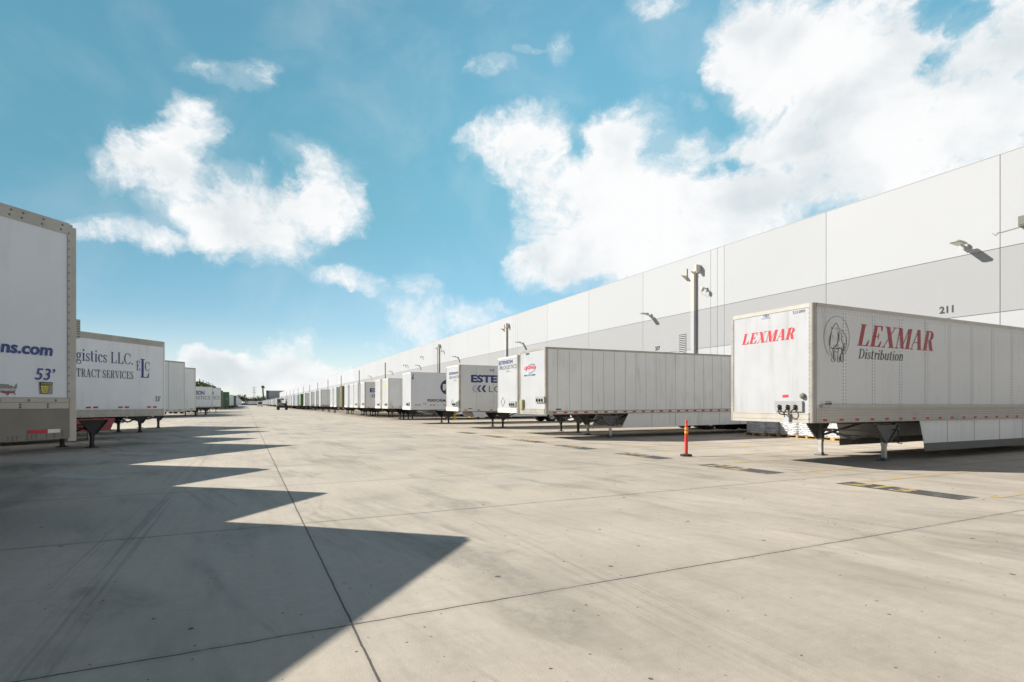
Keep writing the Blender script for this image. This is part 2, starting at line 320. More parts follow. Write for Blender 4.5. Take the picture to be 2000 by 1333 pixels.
# ------------------------------------------------------------------ mesh builder
class MB:
    def __init__(s): s.v = []; s.f = []; s.m = []
    def poly(s, pts, mi=0):
        i = len(s.v); s.v += [tuple(p) for p in pts]; s.f.append(tuple(range(i, i + len(pts)))); s.m.append(mi)
    def box(s, x0, x1, y0, y1, z0, z1, mi=0):
        i = len(s.v)
        s.v += [(x0, y0, z0), (x1, y0, z0), (x1, y1, z0), (x0, y1, z0), (x0, y0, z1), (x1, y0, z1), (x1, y1, z1), (x0, y1, z1)]
        for q in ((0, 3, 2, 1), (4, 5, 6, 7), (0, 1, 5, 4), (1, 2, 6, 5), (2, 3, 7, 6), (3, 0, 4, 7)):
            s.f.append(tuple(i + k for k in q)); s.m.append(mi)
    def prism(s, pts, d, mi=0):                  # closed outline of 3-D points pushed along d
        n = len(pts); i = len(s.v); dv = Vector(d)
        s.v += [tuple(p) for p in pts] + [tuple(Vector(p) + dv) for p in pts]
        s.f.append(tuple(range(i + n - 1, i - 1, -1))); s.m.append(mi)
        s.f.append(tuple(range(i + n, i + 2 * n))); s.m.append(mi)
        for k in range(n):
            j = (k + 1) % n; s.f.append((i + k, i + j, i + n + j, i + n + k)); s.m.append(mi)
    def bar(s, a, b, w, h=None, mi=0):
        a = Vector(a); b = Vector(b); h = h or w; d = (b - a).normalized()
        u = d.cross(Vector((0, 0, 1)))
        if u.length < 1e-3: u = Vector((1, 0, 0))
        u.normalize(); v = u.cross(d)
        q = [a + u * (sx * w / 2) + v * (sy * h / 2) for sx, sy in ((-1, -1), (1, -1), (1, 1), (-1, 1))]
        s.prism(q, b - a, mi)
    def tube(s, pts, r, n=8, mi=0):
        pts = [Vector(p) for p in pts]; rr = r if isinstance(r, (list, tuple)) else [r] * len(pts)
        i0 = len(s.v)
        for k, p in enumerate(pts):
            d = (pts[min(k + 1, len(pts) - 1)] - pts[max(k - 1, 0)]).normalized()
            u = d.cross(Vector((0, 0, 1)))
            if u.length < 1e-3: u = Vector((1, 0, 0))
            u.normalize(); v = d.cross(u)
            for a in range(n):
                t = 2 * math.pi * a / n; s.v.append(tuple(p + (u * math.cos(t) + v * math.sin(t)) * rr[k]))
        for k in range(len(pts) - 1):
            for a in range(n):
                b = (a + 1) % n; s.f.append((i0 + k * n + a, i0 + k * n + b, i0 + (k + 1) * n + b, i0 + (k + 1) * n + a)); s.m.append(mi)
        s.f.append(tuple(i0 + a for a in range(n - 1, -1, -1))); s.m.append(mi)
        e = i0 + (len(pts) - 1) * n; s.f.append(tuple(e + a for a in range(n))); s.m.append(mi)
    def lathe(s, prof, c, axis='Y', n=24, mi=0):   # profile of (radius, offset) about an axis through c
        i0 = len(s.v); c = Vector(c)
        for r, o in prof:
            for a in range(n):
                t = 2 * math.pi * a / n; p, q = r * math.cos(t), r * math.sin(t)
                s.v.append(tuple(c + (Vector((p, o, q)) if axis == 'Y' else Vector((p, q, o)))))
        for k in range(len(prof) - 1):
            for a in range(n):
                b = (a + 1) % n; s.f.append((i0 + k * n + a, i0 + k * n + b, i0 + (k + 1) * n + b, i0 + (k + 1) * n + a)); s.m.append(mi)
    def rivet(s, c, nrm, r=.012, h=.006, mi=1):
        c = Vector(c); n = Vector(nrm); u = n.orthogonal().normalized(); v = n.cross(u)
        i = len(s.v); s.v += [tuple(c + (u * x + v * y) * r) for x, y in ((-1, -1), (1, -1), (1, 1), (-1, 1))] + [tuple(c + n * h + (u * x + v * y) * r * .55) for x, y in ((-1, -1), (1, -1), (1, 1), (-1, 1))]
        for q in ((4, 5, 6, 7), (0, 1, 5, 4), (1, 2, 6, 5), (2, 3, 7, 6), (3, 0, 4, 7)):
            s.f.append(tuple(i + k for k in q)); s.m.append(mi)
    def mesh(s, name, mats, smooth=False):
        me = bpy.data.meshes.new(name); me.from_pydata(s.v, [], s.f)
        for m in (mats if isinstance(mats, (list, tuple)) else [mats]): me.materials.append(m)
        me.polygons.foreach_set('material_index', s.m)
        if smooth: me.polygons.foreach_set('use_smooth', [True] * len(s.f))
        me.update(); return me
    def build(s, name, mats, parent=None, smooth=False):
        o = bpy.data.objects.new(name, s.mesh(name, mats, smooth)); COL.objects.link(o)
        if parent is not None: o.parent = parent
        return o
def tag(o, label, cat, group=None):
    o['label'] = label; o['category'] = cat
    if group: o['group'] = group
    return o
def empty(name, loc=(0, 0, 0), rz=0.0):
    o = bpy.data.objects.new(name, None); o.empty_display_size = .3; o.location = loc; o.rotation_euler = (0, 0, rz); COL.objects.link(o); return o
def structure(o): o['kind'] = 'structure'; return o
KIDS = {}
def kids_of(o): return list(o.children)
def snapshot(o): return [(c, snapshot(c)) for c in o.children]
def copy_parts(snap, parent):
    for o, sub in snap:
        c = o.copy(); COL.objects.link(c); c.parent = parent
        copy_parts(sub, c)
def copy_thing(o, snap):
    c = o.copy(); COL.objects.link(c); copy_parts(snap, c); return c

# ------------------------------------------------------------------ lettering: outlines in the plane
def sans(text, bold=0.0, shear=0.0, spacing=1.0):
    cu = bpy.data.curves.new('lettering', 'FONT'); cu.body = text; cu.size = 1; cu.offset = bold; cu.shear = shear; cu.space_character = spacing
    cu.resolution_u = 4
    o = bpy.data.objects.new('lettering', cu); COL.objects.link(o)
    dg = bpy.context.evaluated_depsgraph_get(); dg.update()
    me = bpy.data.meshes.new_from_object(o.evaluated_get(dg))
    res = [[(me.vertices[i].co.x, me.vertices[i].co.y) for i in p.vertices] for p in me.polygons]
    bpy.data.objects.remove(o); bpy.data.curves.remove(cu); bpy.data.meshes.remove(me)
    return res
def rect(x0, y0, x1, y1): return [[(x0, y0), (x1, y0), (x1, y1), (x0, y1)]]
def diag(x0, y0, x1, y1, w): return [[(x0, y0), (x0 + w, y0), (x1 + w, y1), (x1, y1)]]
def bowl(cx, cy, rx, ry, a0, a1, wx, wy, n=14):
    out = []
    for k in range(n):
        a, b = R(a0 + (a1 - a0) * k / n), R(a0 + (a1 - a0) * (k + 1) / n)
        out.append([(cx + rx * math.cos(a), cy + ry * math.sin(a)), (cx + rx * math.cos(b), cy + ry * math.sin(b)),
                    (cx + (rx - wx) * math.cos(b), cy + (ry - wy) * math.sin(b)), (cx + (rx - wx) * math.cos(a), cy + (ry - wy) * math.sin(a))])
    return out
def ribbon(pts, w, n=1):
    pts = [Vector((p[0], p[1])) for p in pts]; out = []
    N = len(pts); off = []
    for k in range(N):
        d = (pts[min(k + 1, N - 1)] - pts[max(k - 1, 0)]); d = d.normalized() if d.length else Vector((1, 0))
        ww = w if not isinstance(w, (list, tuple)) else w[k]
        if n and 0 < N - 1 and k in (0, N - 1): ww *= .55
        off.append(Vector((-d.y, d.x)) * ww / 2)
    for k in range(N - 1):
        out.append([tuple(pts[k] - off[k]), tuple(pts[k + 1] - off[k + 1]), tuple(pts[k + 1] + off[k + 1]), tuple(pts[k] + off[k])])
    return out
def serif(text, k=.15, h=.04, cond=1.0, shear=0.0, gap=.09):
    """a roman letter face: k thick stem, h hairline"""
    out = []; x = 0.0
    def stem(c, y0=0, y1=1, s=.08, lo=True, hi=True):
        r = rect(c - k / 2, y0, c + k / 2, y1)
        if lo: r += rect(c - k / 2 - s, y0, c + k / 2 + s, y0 + h)
        if hi: r += rect(c - k / 2 - s, y1 - h, c + k / 2 + s, y1)
        return r
    X = .68; K = k
    for ch in text:
        g = []; a = .5
        if ch == ' ': x += .32; continue
        if ch == 'L': g = stem(.2) + rect(.2, 0, .66, h) + [[(.54, h), (.66, h), (.70, .28), (.66, .28)]]; a = .72
        elif ch == 'E': g = stem(.2) + rect(.2, 0, .66, h) + rect(.2, 1 - h, .62, 1) + rect(.2, .5 - h / 2, .48, .5 + h / 2) + [[(.54, h), (.66, h), (.70, .28), (.66, .28)], [(.52, 1 - h), (.60, .76), (.64, .76), (.62, 1 - h)], [(.44, .36), (.48, .36), (.48, .64), (.44, .64)]]; a = .72
        elif ch == 'X': g = diag(.62 - k * .4, 0, .1, 1, k * 1.1) + diag(.1, 0, .66, 1, h) + rect(.0, 0, .24, h) + rect(.46, 0, .80, h) + rect(.02, 1 - h, .34, 1) + rect(.54, 1 - h, .78, 1); a = .80
        elif ch == 'M': g = rect(.12, 0, .12 + h, 1) + diag(.42, 0, .10, 1, k) + diag(.46, 0, .74, 1, h) + rect(.76, 0, .76 + k, 1) + rect(.0, 0, .27, h) + rect(.68, 0, .99, h) + rect(.02, 1 - h, .2, 1) + rect(.76, 1 - h, .99, 1); a = 1.0
        elif ch == 'A': g = diag(.06, 0, .36, 1, h) + diag(.56, 0, .36 - k * .3, 1, k) + rect(.18, .34, .6, .34 + h) + rect(-.02, 0, .22, h) + rect(.48, 0, .80, h); a = .80
        elif ch == 'V': g = diag(.33, 0, .04, 1, k) + diag(.36, 0, .64, 1, h) + rect(-.04, 1 - h, .28, 1) + rect(.54, 1 - h, .78, 1); a = .76
        elif ch == 'R': g = stem(.2) + bowl(.40, .745, .26, .255, -90, 90, k * .95, h) + rect(.2, 1 - h, .40, 1) + rect(.2, .49, .40, .49 + h) + diag(.56, 0, .36, .5, k) + rect(.58, 0, .80, h); a = .80
        elif ch == 'D': g = stem(.2) + bowl(.34, .5, .42, .5, -90, 90, k, h) + rect(.2, 1 - h, .34, 1) + rect(.2, 0, .34, h); a = .80
        elif ch == 'T': g = stem(.36, hi=False) + rect(.04, 1 - h, .68, 1) + [[(.04, 1 - h), (.02, .72), (.06, .72), (.14, 1 - h)], [(.68, 1 - h), (.58, 1 - h), (.66, .72), (.70, .72)]]; a = .72
        elif ch == 'I': g = stem(.2); a = .40
        elif ch == 'C': g = bowl(.44, .5, .42, .52, 42, 318, k, h) + [[(.72, .66), (.76, .66), (.78, 1.0), (.72, .84)], [(.70, .1), (.78, .3), (.75, .3), (.68, .16)]]; a = .80
        elif ch == 'S': g = bowl(.30, .75, .25, .27, 35, 265, k * .85, h) + bowl(.30, .25, .27, .27, -145, 88, k * .85, h) + diag(.34, .36, .10, .64, k * 1.1) + [[(.50, .70), (.54, .70), (.54, 1.0), (.49, .90)], [(.03, .30), (.07, .30), (.12, .12), (.03, 0)]]; a = .62
        elif ch == '.': g = rect(.05, 0, .05 + k, k); a = .3
        elif ch == 'i': g = stem(.15, 0, X, .06) + rect(.15 - k / 2, .84, .15 + k / 2, .99); a = .30
        elif ch == 's': g = bowl(.22, .50, .17, .19, 35, 265, k * .7, h) + bowl(.22, .18, .19, .19, -145, 88, k * .7, h) + diag(.24, .26, .08, .44, k * .9) + [[(.36, .46), (.40, .46), (.40, .68), (.36, .62)], [(.03, .22), (.07, .22), (.10, .08), (.03, 0)]]; a = .44
        elif ch == 't': g = rect(.15 - k / 2, .08, .15 + k / 2, .90) + rect(.02, X - h, .36, X) + bowl(.27, .14, .195, .15, 180, 300, k, h + .02, 8); a = .38
        elif ch == 'r': g = stem(.15, 0, X, .06) + bowl(.30, .44, .16, .23, 40, 170, .05, h + .03, 8) + bowl(.38, .58, .07, .08, 0, 360, .065, .075, 8); a = .42
        elif ch == 'b': g = stem(.13, 0, 1.0, .05, lo=False) + bowl(.30, .33, .25, .35, -140, 140, k, h); a = .58
        elif ch == 'u': g = rect(.13 - k / 2, .2, .13 + k / 2, X) + rect(.02, X - h, .13, X) + bowl(.28, .2, .225, .22, 180, 330, k, h + .02, 9) + stem(.47, 0, X, .05); a = .62
        elif ch == 'o': g = bowl(.28, .34, .26, .36, 0, 360, k, h, 22); a = .56
        elif ch == 'n': g = stem(.15, 0, X, .06) + bowl(.32, .44, .215, .25, 0, 150, k, h + .02, 9) + stem(.465, 0, .46, .06, hi=False); a = .62
        elif ch == 'c': g = bowl(.27, .34, .25, .36, 45, 320, k, h) + bowl(.42, .54, .07, .08, 0, 360, .065, .075, 8); a = .48
        elif ch == 'g': g = bowl(.24, .45, .21, .25, 0, 360, k * .85, h, 20) + bowl(.26, -.10, .25, .17, 0, 360, k * .6, h + .01, 20) + [[(.10, .24), (.16, .24), (.14, .10), (.07, .06)], [(.07, .02), (.07, .10), (.42, .09), (.46, .02)]] + rect(.38, .62, .54, .69); a = .54
        out += [[(x + px, py) for px, py in p] for p in g]; x += a + gap
    return [[(px * cond + py * shear, py) for px, py in p] for p in out]
def ring(cx, cy, rx, ry, w, n=36): return bowl(cx, cy, rx, ry, 0, 360, w, w, n)
def disc(cx, cy, rx, ry, n=28): return [[(cx + rx * math.cos(2 * math.pi * k / n), cy + ry * math.sin(2 * math.pi * k / n)) for k in range(n)]]

# ------------------------------------------------------------------ trailers
Wd = 2.6
def wheel(root, x, y, side, rim, r=.5):
    m = MB(); m.lathe([(.28, -.13), (.40, -.145), (.475, -.14), (r, -.10), (r, .10), (.475, .14), (.40, .145), (.28, .13)], (0, 0, 0), 'Y', 26)
    o = m.build('wheel', M['rubber'], root, True); o.location = (x, y, r)
    m = MB(); e = side
    m.lathe([(.285, .13 * e), (.27, .14 * e), (.255, .09 * e), (.17, .02 * e), (.13, .03 * e), (.12, .11 * e), (.0, .12 * e)], (0, 0, 0), 'Y', 20)
    for k in range(8):
        a = 2 * math.pi * k / 8; m.rivet((.21 * math.cos(a), .055 * e, .21 * math.sin(a)), (0, e, 0), .022, .03, 0)
    p = m.build('rim', rim, o, True)
    return o
def build_trailer(c):
    """nose at x = 0, rear at x = L, origin on the ground"""
    L, H, zb = c.get('L', 16.15), c.get('H', 4.11), c.get('zb', 1.12)
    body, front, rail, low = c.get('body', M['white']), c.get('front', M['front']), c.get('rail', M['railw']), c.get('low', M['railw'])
    leg_m, fr_m = c.get('leg', M['steel']), c.get('frame', M['steel'])
    far = c.get('far', 0)
    tr, br = c.get('top', .13), c.get('bot', .22)
    root = empty(c.get('name', 'box_trailer'))
    h = Wd / 2
    if far >= 2:
        m = MB(); m.box(.03, L, -h, h, zb, H); m.build('body', body, root)
        m = MB(); m.box(0, .028, -h + .02, h - .02, zb + .02, H - .04); m.build('front_wall', front, root)
        m = MB(); m.box(.5, L - .3, -.5, .5, zb - .3, zb - .002); m.box(L - 3.2, L - .9, -h + .1, h - .1, .0, .95)
        for s in (-1, 1): m.box(2.9, 3.05, s * .75 - .07, s * .75 + .07, 0, zb - .31)
        m.build('chassis', M['steel'], root)
        return root
    # sides
    for s in (-1, 1):
        m = MB(); y = s * (h - .012)
        z0, z1 = zb + br, H - tr
        m.box(.10, L - .08, min(y, y - s * .02), max(y, y - s * .02), z0, z1)
        st = c.get('posts')
        if st and not far:
            k = 1; x = st
            while x < L - .4:
                pw = c.get('postw', .07); m.box(x - pw / 2, x + pw / 2, min(y, y + s * .004), max(y, y + s * .004), z0 + .002, z1 - .002, 2)
                if c.get('rivets'):
                    for dxp in (-.055, .055):
                        z = z0 + .05
                        while z < z1 - .03: m.rivet((x + dxp, y + s * (.0 if abs(dxp) > pw / 2 else .004), z), (0, s, 0), c.get('rr', .011)); z += c.get('rs', .10)
                x += st
            if c.get('rivets'):
                x = .2
                while x < L - .2: m.rivet((x, y, z1 - .04), (0, s, 0), .010); m.rivet((x, y, z1 - .10), (0, s, 0), .008); x += .12
        elif st and far:
            x = st
            while x < L - .4: m.box(x - .02, x + .02, min(y, y + s * .004), max(y, y + s * .004), z0 + .002, z1 - .002, 2); x += st
        if c.get('corr'):
            x = .25
            while x < L - .3: m.box(x, x + .13, min(y, y + s * .010), max(y, y + s * .010), z0 + .05, z1 - .05); x += .27
        m.build('side_panel', [body, M['rivetw'] if c.get('wrivet') else M['rivet'], c.get('postm', M['seam'])], root)
    # rails
    m = MB()
    for s in (-1, 1):
        m.box(.11, L, min(s * h, s * (h - .06)), max(s * h, s * (h - .06)), H - tr, H)
        if c.get('toprivets'):
            x = .2
            while x < L: 
                m.rivet((x, s * h, H - tr * .3), (0, s, 0), .013); m.rivet((x + .02, s * h, H - tr * .72), (0, s, 0), .013); x += .24 if (int(x * 10) % 3) else .14
    m.box(.0, .06, -h + .12, h - .12, H - .10, H)
    m.build('top_rail', [rail, M['rivet']], root)
    m = MB()
    for s in (-1, 1):
        m.box(.11, L, min(s * (h + .006), s * (h - .06)), max(s * (h + .006), s * (h - .06)), zb, zb + br)
        m.box(.11, L, min(s * (h + .012), s * h), max(s * (h + .012), s * h), zb + br - .03, zb + br - .004)
        if c.get('lowrivets') and not far:
            x = .2
            while x < L: 
                for zz in c['lowrivets']: m.rivet((x, s * (h + .006), zb + zz), (0, s, 0), .013)
                x += c.get('lrs', .16)
        if c.get('rub'):
            for a_, b_ in ((.50, .555), (.415, .495)): m.box(.13, L - .1, min(s * (h + .007), s * (h + .018)), max(s * (h + .007), s * (h + .018)), zb + a_, zb + b_, 2)
            x = .3
            while x < L - .3: m.rivet((x, s * (h + .018), zb + .525), (0, s, 0), .014); m.rivet((x + .1, s * (h + .018), zb + .47), (0, s, 0), .014); m.rivet((x + .1, s * (h + .018), zb + .435), (0, s, 0), .014); x += .33
        if c.get('scuff'):
            m.box(.3, L - .3, min(s * h, s * (h + .035)), max(s * h, s * (h + .035)), zb + br + .02, zb + br + .10)
            m.tube([(.25, s * (h + .03), zb + br + .06), (.55, s * (h + .03), zb + br + .06)], .045, 8)
    m.box(-.012, .06, -h + .12, h - .12, zb, zb + .25); m.box(-.02, .0, -h + .12, h - .12, zb + .085, zb + .13); m.box(-.02, .0, -h + .12, h - .12, zb + .22, zb + .25)
    m.build('bottom_rail', [low, M['rivet'], rail], root)
    # corner posts (rounded) and nose
    for s in (-1, 1):
        m = MB(); pr = c.get('cr', .10)
        pts = [(.13, s * h), (pr, s * h)] + [(pr - pr * math.sin(R(a)), s * (h - pr + pr * math.cos(R(a)))) for a in (20, 40, 60, 75)] + [(0, s * (h - .13)), (.05, s * (h - .13)), (.13, s * (h - .06))]
        ps = [(a, b, zb - (.04 if c.get('cornerlow') else 0)) for a, b in pts]
        m.prism(ps, (0, 0, H - zb - .004))
        if c.get('rivets') or c.get('toprivets'):
            z = zb + .1
            while z < H - .1:
                m.rivet((.115, s * h, z), (0, s, 0), .0095)
                if c.get('rivets'): m.rivet((0, s * (h - .118), z), (-1, 0, 0), .010)
                z += .11
        m.build('corner_post', [c.get('corner', rail), M['rivet']], root)
    m = MB(); m.box(.012, .05, -h + .13, h - .13, zb + .25, H - .10)
    if not far:
        for yy in (-.8, -.4, 0, .4, .8):
            if c.get('rivets'):
                z = zb + .3
                while z < H - .15: m.rivet((.012, yy, z), (-1, 0, 0), .007, .004, 1); z += .16
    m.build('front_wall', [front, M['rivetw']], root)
    m = MB(); m.box(.02, L - .01, -h + .062, h - .062, H - .035, H + .006); m.build('roof', M['alu'], root)
    for s in (-1, 1):
        m = MB(); m.box(L - .06, L + .01, min(s * .01, s * (h - .08)), max(s * .01, s * (h - .08)), zb + .1, H - .15); m.build('rear_door', front, root)
    # underframe
    m = MB(); m.box(.2, L - .1, -h + .07, h - .07, zb - .005, zb + .03)
    if not far:
        x = 1.7
        while x < L - .3: m.box(x, x + .05, -h + .08, h - .08, zb - .055, zb - .006); x += .42
    m.box(.7, 1.6, -.5, .5, zb - .02, zb - .007)
    m.build('floor_frame', fr_m, root)
    lx, ly = c.get('legx', 3.1), c.get('legy', .78)
    for s in (-1, 1):
        m = MB(); y = s * ly
        m.box(lx - .07, lx + .07, y - .065, y + .065, .52, zb - .11)
        yo = y + s * .068
        m.prism([(lx - .55, yo, zb - .11), (lx + .55, yo, zb - .11), (lx + .10, yo, .50), (lx - .10, yo, .50)], (0, s * .012, 0))
        for e in (-1, 1): m.bar((lx + e * .52, yo + s * .03, zb - .13), (lx + e * .085, yo + s * .03, .52), .05, .04)
        o = m.build('landing_leg', leg_m, root)
        m = MB(); m.box(lx - .052, lx + .052, y - .048, y + .048, .03, .515); m.box(lx - .062, lx + .062, y - .058, y + .058, .42, .517); m.build('leg_tube', c.get('tube', M['galv']), o)
        m = MB(); m.box(lx - .15, lx + .15, y - .13, y + .13, .002, .029); m.prism([(lx - .09, y - .06, .03), (lx + .09, y - .06, .03), (lx + .05, y - .06, .09), (lx - .05, y - .06, .09)], (0, .12, 0)); m.build('foot', c.get('foot', leg_m), o)
    m = MB()
    m.bar((lx + .04, -ly, zb - .28), (lx + .10, 0, .56), .06); m.bar((lx + .04, ly, zb - .28), (lx + .10, 0, .56), .06)
    m.bar((lx, -ly, zb - .30), (lx, ly, zb - .30), .045)
    if not far:
        for s in (-1, 1): m.bar((lx, s * ly, .62), (lx + 1.35, s * .45, zb - .10), .06)
        m.bar((lx + .7, -.9, .62), (lx + .7, .9, .62), .05)
    m.build('leg_brace', c.get('brace', leg_m), root)
    if not far:
        m = MB(); m.tube([(lx + .2, -ly - .1, zb - .25), (lx + .2, -h + .1, zb - .25), (lx + .2, -h + .1, zb - .62), (lx + .2, -h, zb - .62)], .018, 6); m.build('crank_handle', fr_m, root)
    if c.get('skirt'):
        a, bx, zlo, sl = c['skirt'][:4]
        for s in (-1, 1):
            m = MB(); y = s * (h - .05)
            m.prism([(a, y, zb - .006), (bx, y, zb - .006), (bx, y, zlo), (a + sl, y, zlo)], (0, -s * .015, 0), 0)
            if c.get('skirtband'): m.prism([(a + sl, y + s * .006, zlo - .22), (bx, y + s * .006, zlo - .22), (bx, y + s * .006, zlo + .01), (a + sl - .02, y + s * .006, zlo + .01)], (0, -s * .012, 0), 1)
            x = a + 1.4
            while x < bx - .5: m.box(x, x + .012, min(y, y + s * .004), max(y, y + s * .004), zlo + .012, zb - .02, 1); x += 1.5
            for q in range(14): m.rivet((a + .3 + q * .55, y, zb - .06), (0, s, 0), .011, .006, 1)
            m.build('side_skirt', [c.get('skirtm', body), M['gsteel']], root)
    # bogie
    bx = c.get('bogie', L - 2.6)
    m = MB()
    for s in (-1, 1): m.box(bx - 1.3, bx + 1.3, s * .48 - .06, s * .48 + .06, zb - .28, zb - .101)
    for xx in (bx - .62, bx + .62): m.tube([(xx, -.8, .5), (xx, .8, .5)], .065, 10); m.box(xx - .1, xx + .1, -.55, .55, .55, zb - .281)
    m.build('bogie_frame', fr_m, root)
    for xx in (bx - .62, bx + .62):
        for s in (-1, 1):
            wheel(root, xx, s * (h - .165), s, c.get('rim', M['rim']))
            if not far: wheel(root, xx, s * (h - .50), -s, M['rubber'])
    if not far:
        for s in (-1, 1):
            m = MB(); m.box(bx + 1.25, bx + 1.27, s * (h - .33) - .3, s * (h - .33) + .3, .22, zb - .10); m.build('mud_flap', M['rubber'], root)
    m = MB(); m.box(L - .12, L, -h + .15, h - .15, .52, .62)
    for s in (-1, 1): m.box(L - .10, L - .02, s * .6 - .04, s * .6 + .04, .622, zb)
    m.build('rear_bumper', fr_m, root)
    for s in (-1, 1):
        m = MB(); y = s * (h + .0085); x = c.get('tape0', .35); zt = c.get('tapez', zb + .14); k = 0; xs = []; dxs = c.get('tapel', .20)
        while x < L - .4:
            xs.append((x, x + dxs, 0))
            if c.get('tapew'): xs.append((x + dxs, x + dxs + c['tapew'], 1))
            st_ = c.get('tapes', .62) if not c.get('pair') else (.26 if k % 2 == 0 else .95)
            xs.append((xs[-1][1], x + st_, 2)); x += st_; k += 1
        xs = [q for q in xs if q[1] - q[0] > .004]
        for a_, b_, mi_ in xs:                       # one continuous strip, coloured in lengths
            i_ = len(m.v)
            if not m.v: m.v += [(a_, y, zt - .03), (a_, y, zt + .03)]; i_ = 2
            m.v += [(b_, y, zt - .03), (b_, y, zt + .03)]
            q = (i_ - 2, i_, i_ + 1, i_ - 1); m.f.append(q if s < 0 else q[::-1]); m.m.append(mi_)
        if not m.v: continue
        m.build('reflective_tape', [M['red'], M['tapew'], body if zt > zb + br else low], root)
    # service connections on the nose
    if not far:
        g = c.get('glad', (0.0, .45)); yy, zz = g
        m = MB(); m.box(-.045, .008, yy - .40, yy + .40, zb + zz - .02, zb + zz + .25); o = m.build('connector_plate', M['platew'], root)
        for q in (-.22, .0, .24):
            m = MB(); cpt = (-.02, yy + q, zb + zz + .12)
            m.lathe([(.0, -.07), (.04, -.055), (.05, -.02), (.035, 0), (.045, .025), (.0, .04)], (cpt[0] - .045, cpt[1], cpt[2]), 'Z', 10)
            m.box(cpt[0] - .07, cpt[0] - .026, cpt[1] - .022, cpt[1] + .022, cpt[2] - .10, cpt[2] - .045); m.build('coupling', M['steel'], o)
            if c.get('hoses'):
                m = MB(); p0 = Vector((-.09, yy + q, zb + zz + .06)); p3 = Vector((-.05, yy + .02 + q * .18, zb + .20))
                pts = [p0.lerp(p3, t / 8) + Vector((-.10 * math.sin(math.pi * t / 8), 0, -.05 * math.sin(math.pi * t / 8))) for t in range(9)]
                m.tube(pts, .016, 6); m.build('air_hose', M['ink'], o)
        if c.get('hoses'):
            m = MB(); m.box(-.08, -.021, yy - .05, yy + .09, zb + .0, zb + .22); m.build('hose_holder', front, root)
        for q in c.get('lights', ()):
            m = MB(); m.box(-.02, 0.012, q - .03, q + .03, H - .20, H - .15); m.build('marker_light', M['ink'], root)
    return root
PROTO = {}
CFG = {}
def spawn(key, corner, phi, s, label, group, tilt=0.0):
    if key not in PROTO:
        r = build_trailer(CFG[key]); PROTO[key] = (r, snapshot(r)); o = r
    else:
        o = copy_thing(*PROTO[key])
    a = Vector((0, s * Wd / 2, 0)); rot = Matrix.Rotation(phi, 4, 'Z') @ Matrix.Rotation(tilt, 4, 'Y')
    o.rotation_euler = rot.to_euler()
    loc = Vector((corner[0], corner[1], 0)) - (rot @ a); o.location = (loc.x, loc.y, 0)
    tag(o, label, CFG[key].get('cat', 'trailer'), group)
    mw = Matrix.Translation((loc.x, loc.y, 0)) @ rot
    return dict(o=o, mw=mw, inv=mw.inverted(), s=s)
def local(t, px, py, face):                        # survey a mark of the photograph on a trailer's real side or nose
    o = t['inv'] @ CAM; d_ = t['inv'].to_3x3() @ ray(px, py)
    if face == 'F': k = (0.0 - o.x) / d_.x
    else: k = (t['s'] * Wd / 2 - o.y) / d_.y
    p = o + d_ * k
    return (p.y, p.z) if face == 'F' else (p.x, p.z)
def put(t, face, polys, bl, br, top, m, name='lettering', stretch=1.0, lift=.010, full=True):
    """lay flat outlines on a face so that their box runs from bl to br and up to top (survey points)"""
    u0, z0 = local(t, *bl, face); u1, z1 = local(t, *br, face); ut, zt = local(t, *top, face)
    u1 = u0 + (u1 - u0) * stretch
    xs = [p[0] for q in polys for p in q]; ys = [p[1] for q in polys for p in q]
    x0, x1, y0, y1 = min(xs), max(xs), min(ys), max(ys)
    hgt = zt - z0; zm = (z0 + z1) / 2 if abs(stretch - 1) < .01 else z0
    mb = MB(); s = t['s']
    n_ = Vector((-1, 0, 0)) if face == 'F' else Vector((0, s, 0))
    for k, q in enumerate(polys):
        lf = lift - .0135 + (k % 5) * .0003
        pts = []
        for x, y in q:
            u = u0 + (x - x0) / (x1 - x0) * (u1 - u0); z = zm + (y - y0) / (y1 - y0) * hgt
            pts.append((-lf, u, z) if face == 'F' else (u, s * (Wd / 2 + lf), z))
        nn = Vector((0, 0, 0))
        for i in range(1, len(pts) - 1): nn += (Vector(pts[i]) - Vector(pts[0])).cross(Vector(pts[i + 1]) - Vector(pts[0]))
        if nn.dot(n_) < 0: pts.reverse()
        mb.poly(pts)
    return mb.build(name, m, t['o'])
def put_px(t, face, polys, m, name='emblem', lift=.010):   # outlines given directly in survey pixels
    mb = MB(); s = t['s']; n_ = Vector((-1, 0, 0)) if face == 'F' else Vector((0, s, 0))
    for k, q in enumerate(polys):
        lf = lift - .0135 + (k % 5) * .0003; pts = []
        for x, y in q:
            u, z = local(t, x, y, face); pts.append((-lf, u, z) if face == 'F' else (u, s * (Wd / 2 + lf), z))
        nn = Vector((0, 0, 0))
        for i in range(1, len(pts) - 1): nn += (Vector(pts[i]) - Vector(pts[0])).cross(Vector(pts[i + 1]) - Vector(pts[0]))
        if nn.dot(n_) < 0: pts.reverse()
        mb.poly(pts)
    return mb.build(name, m, t['o'])
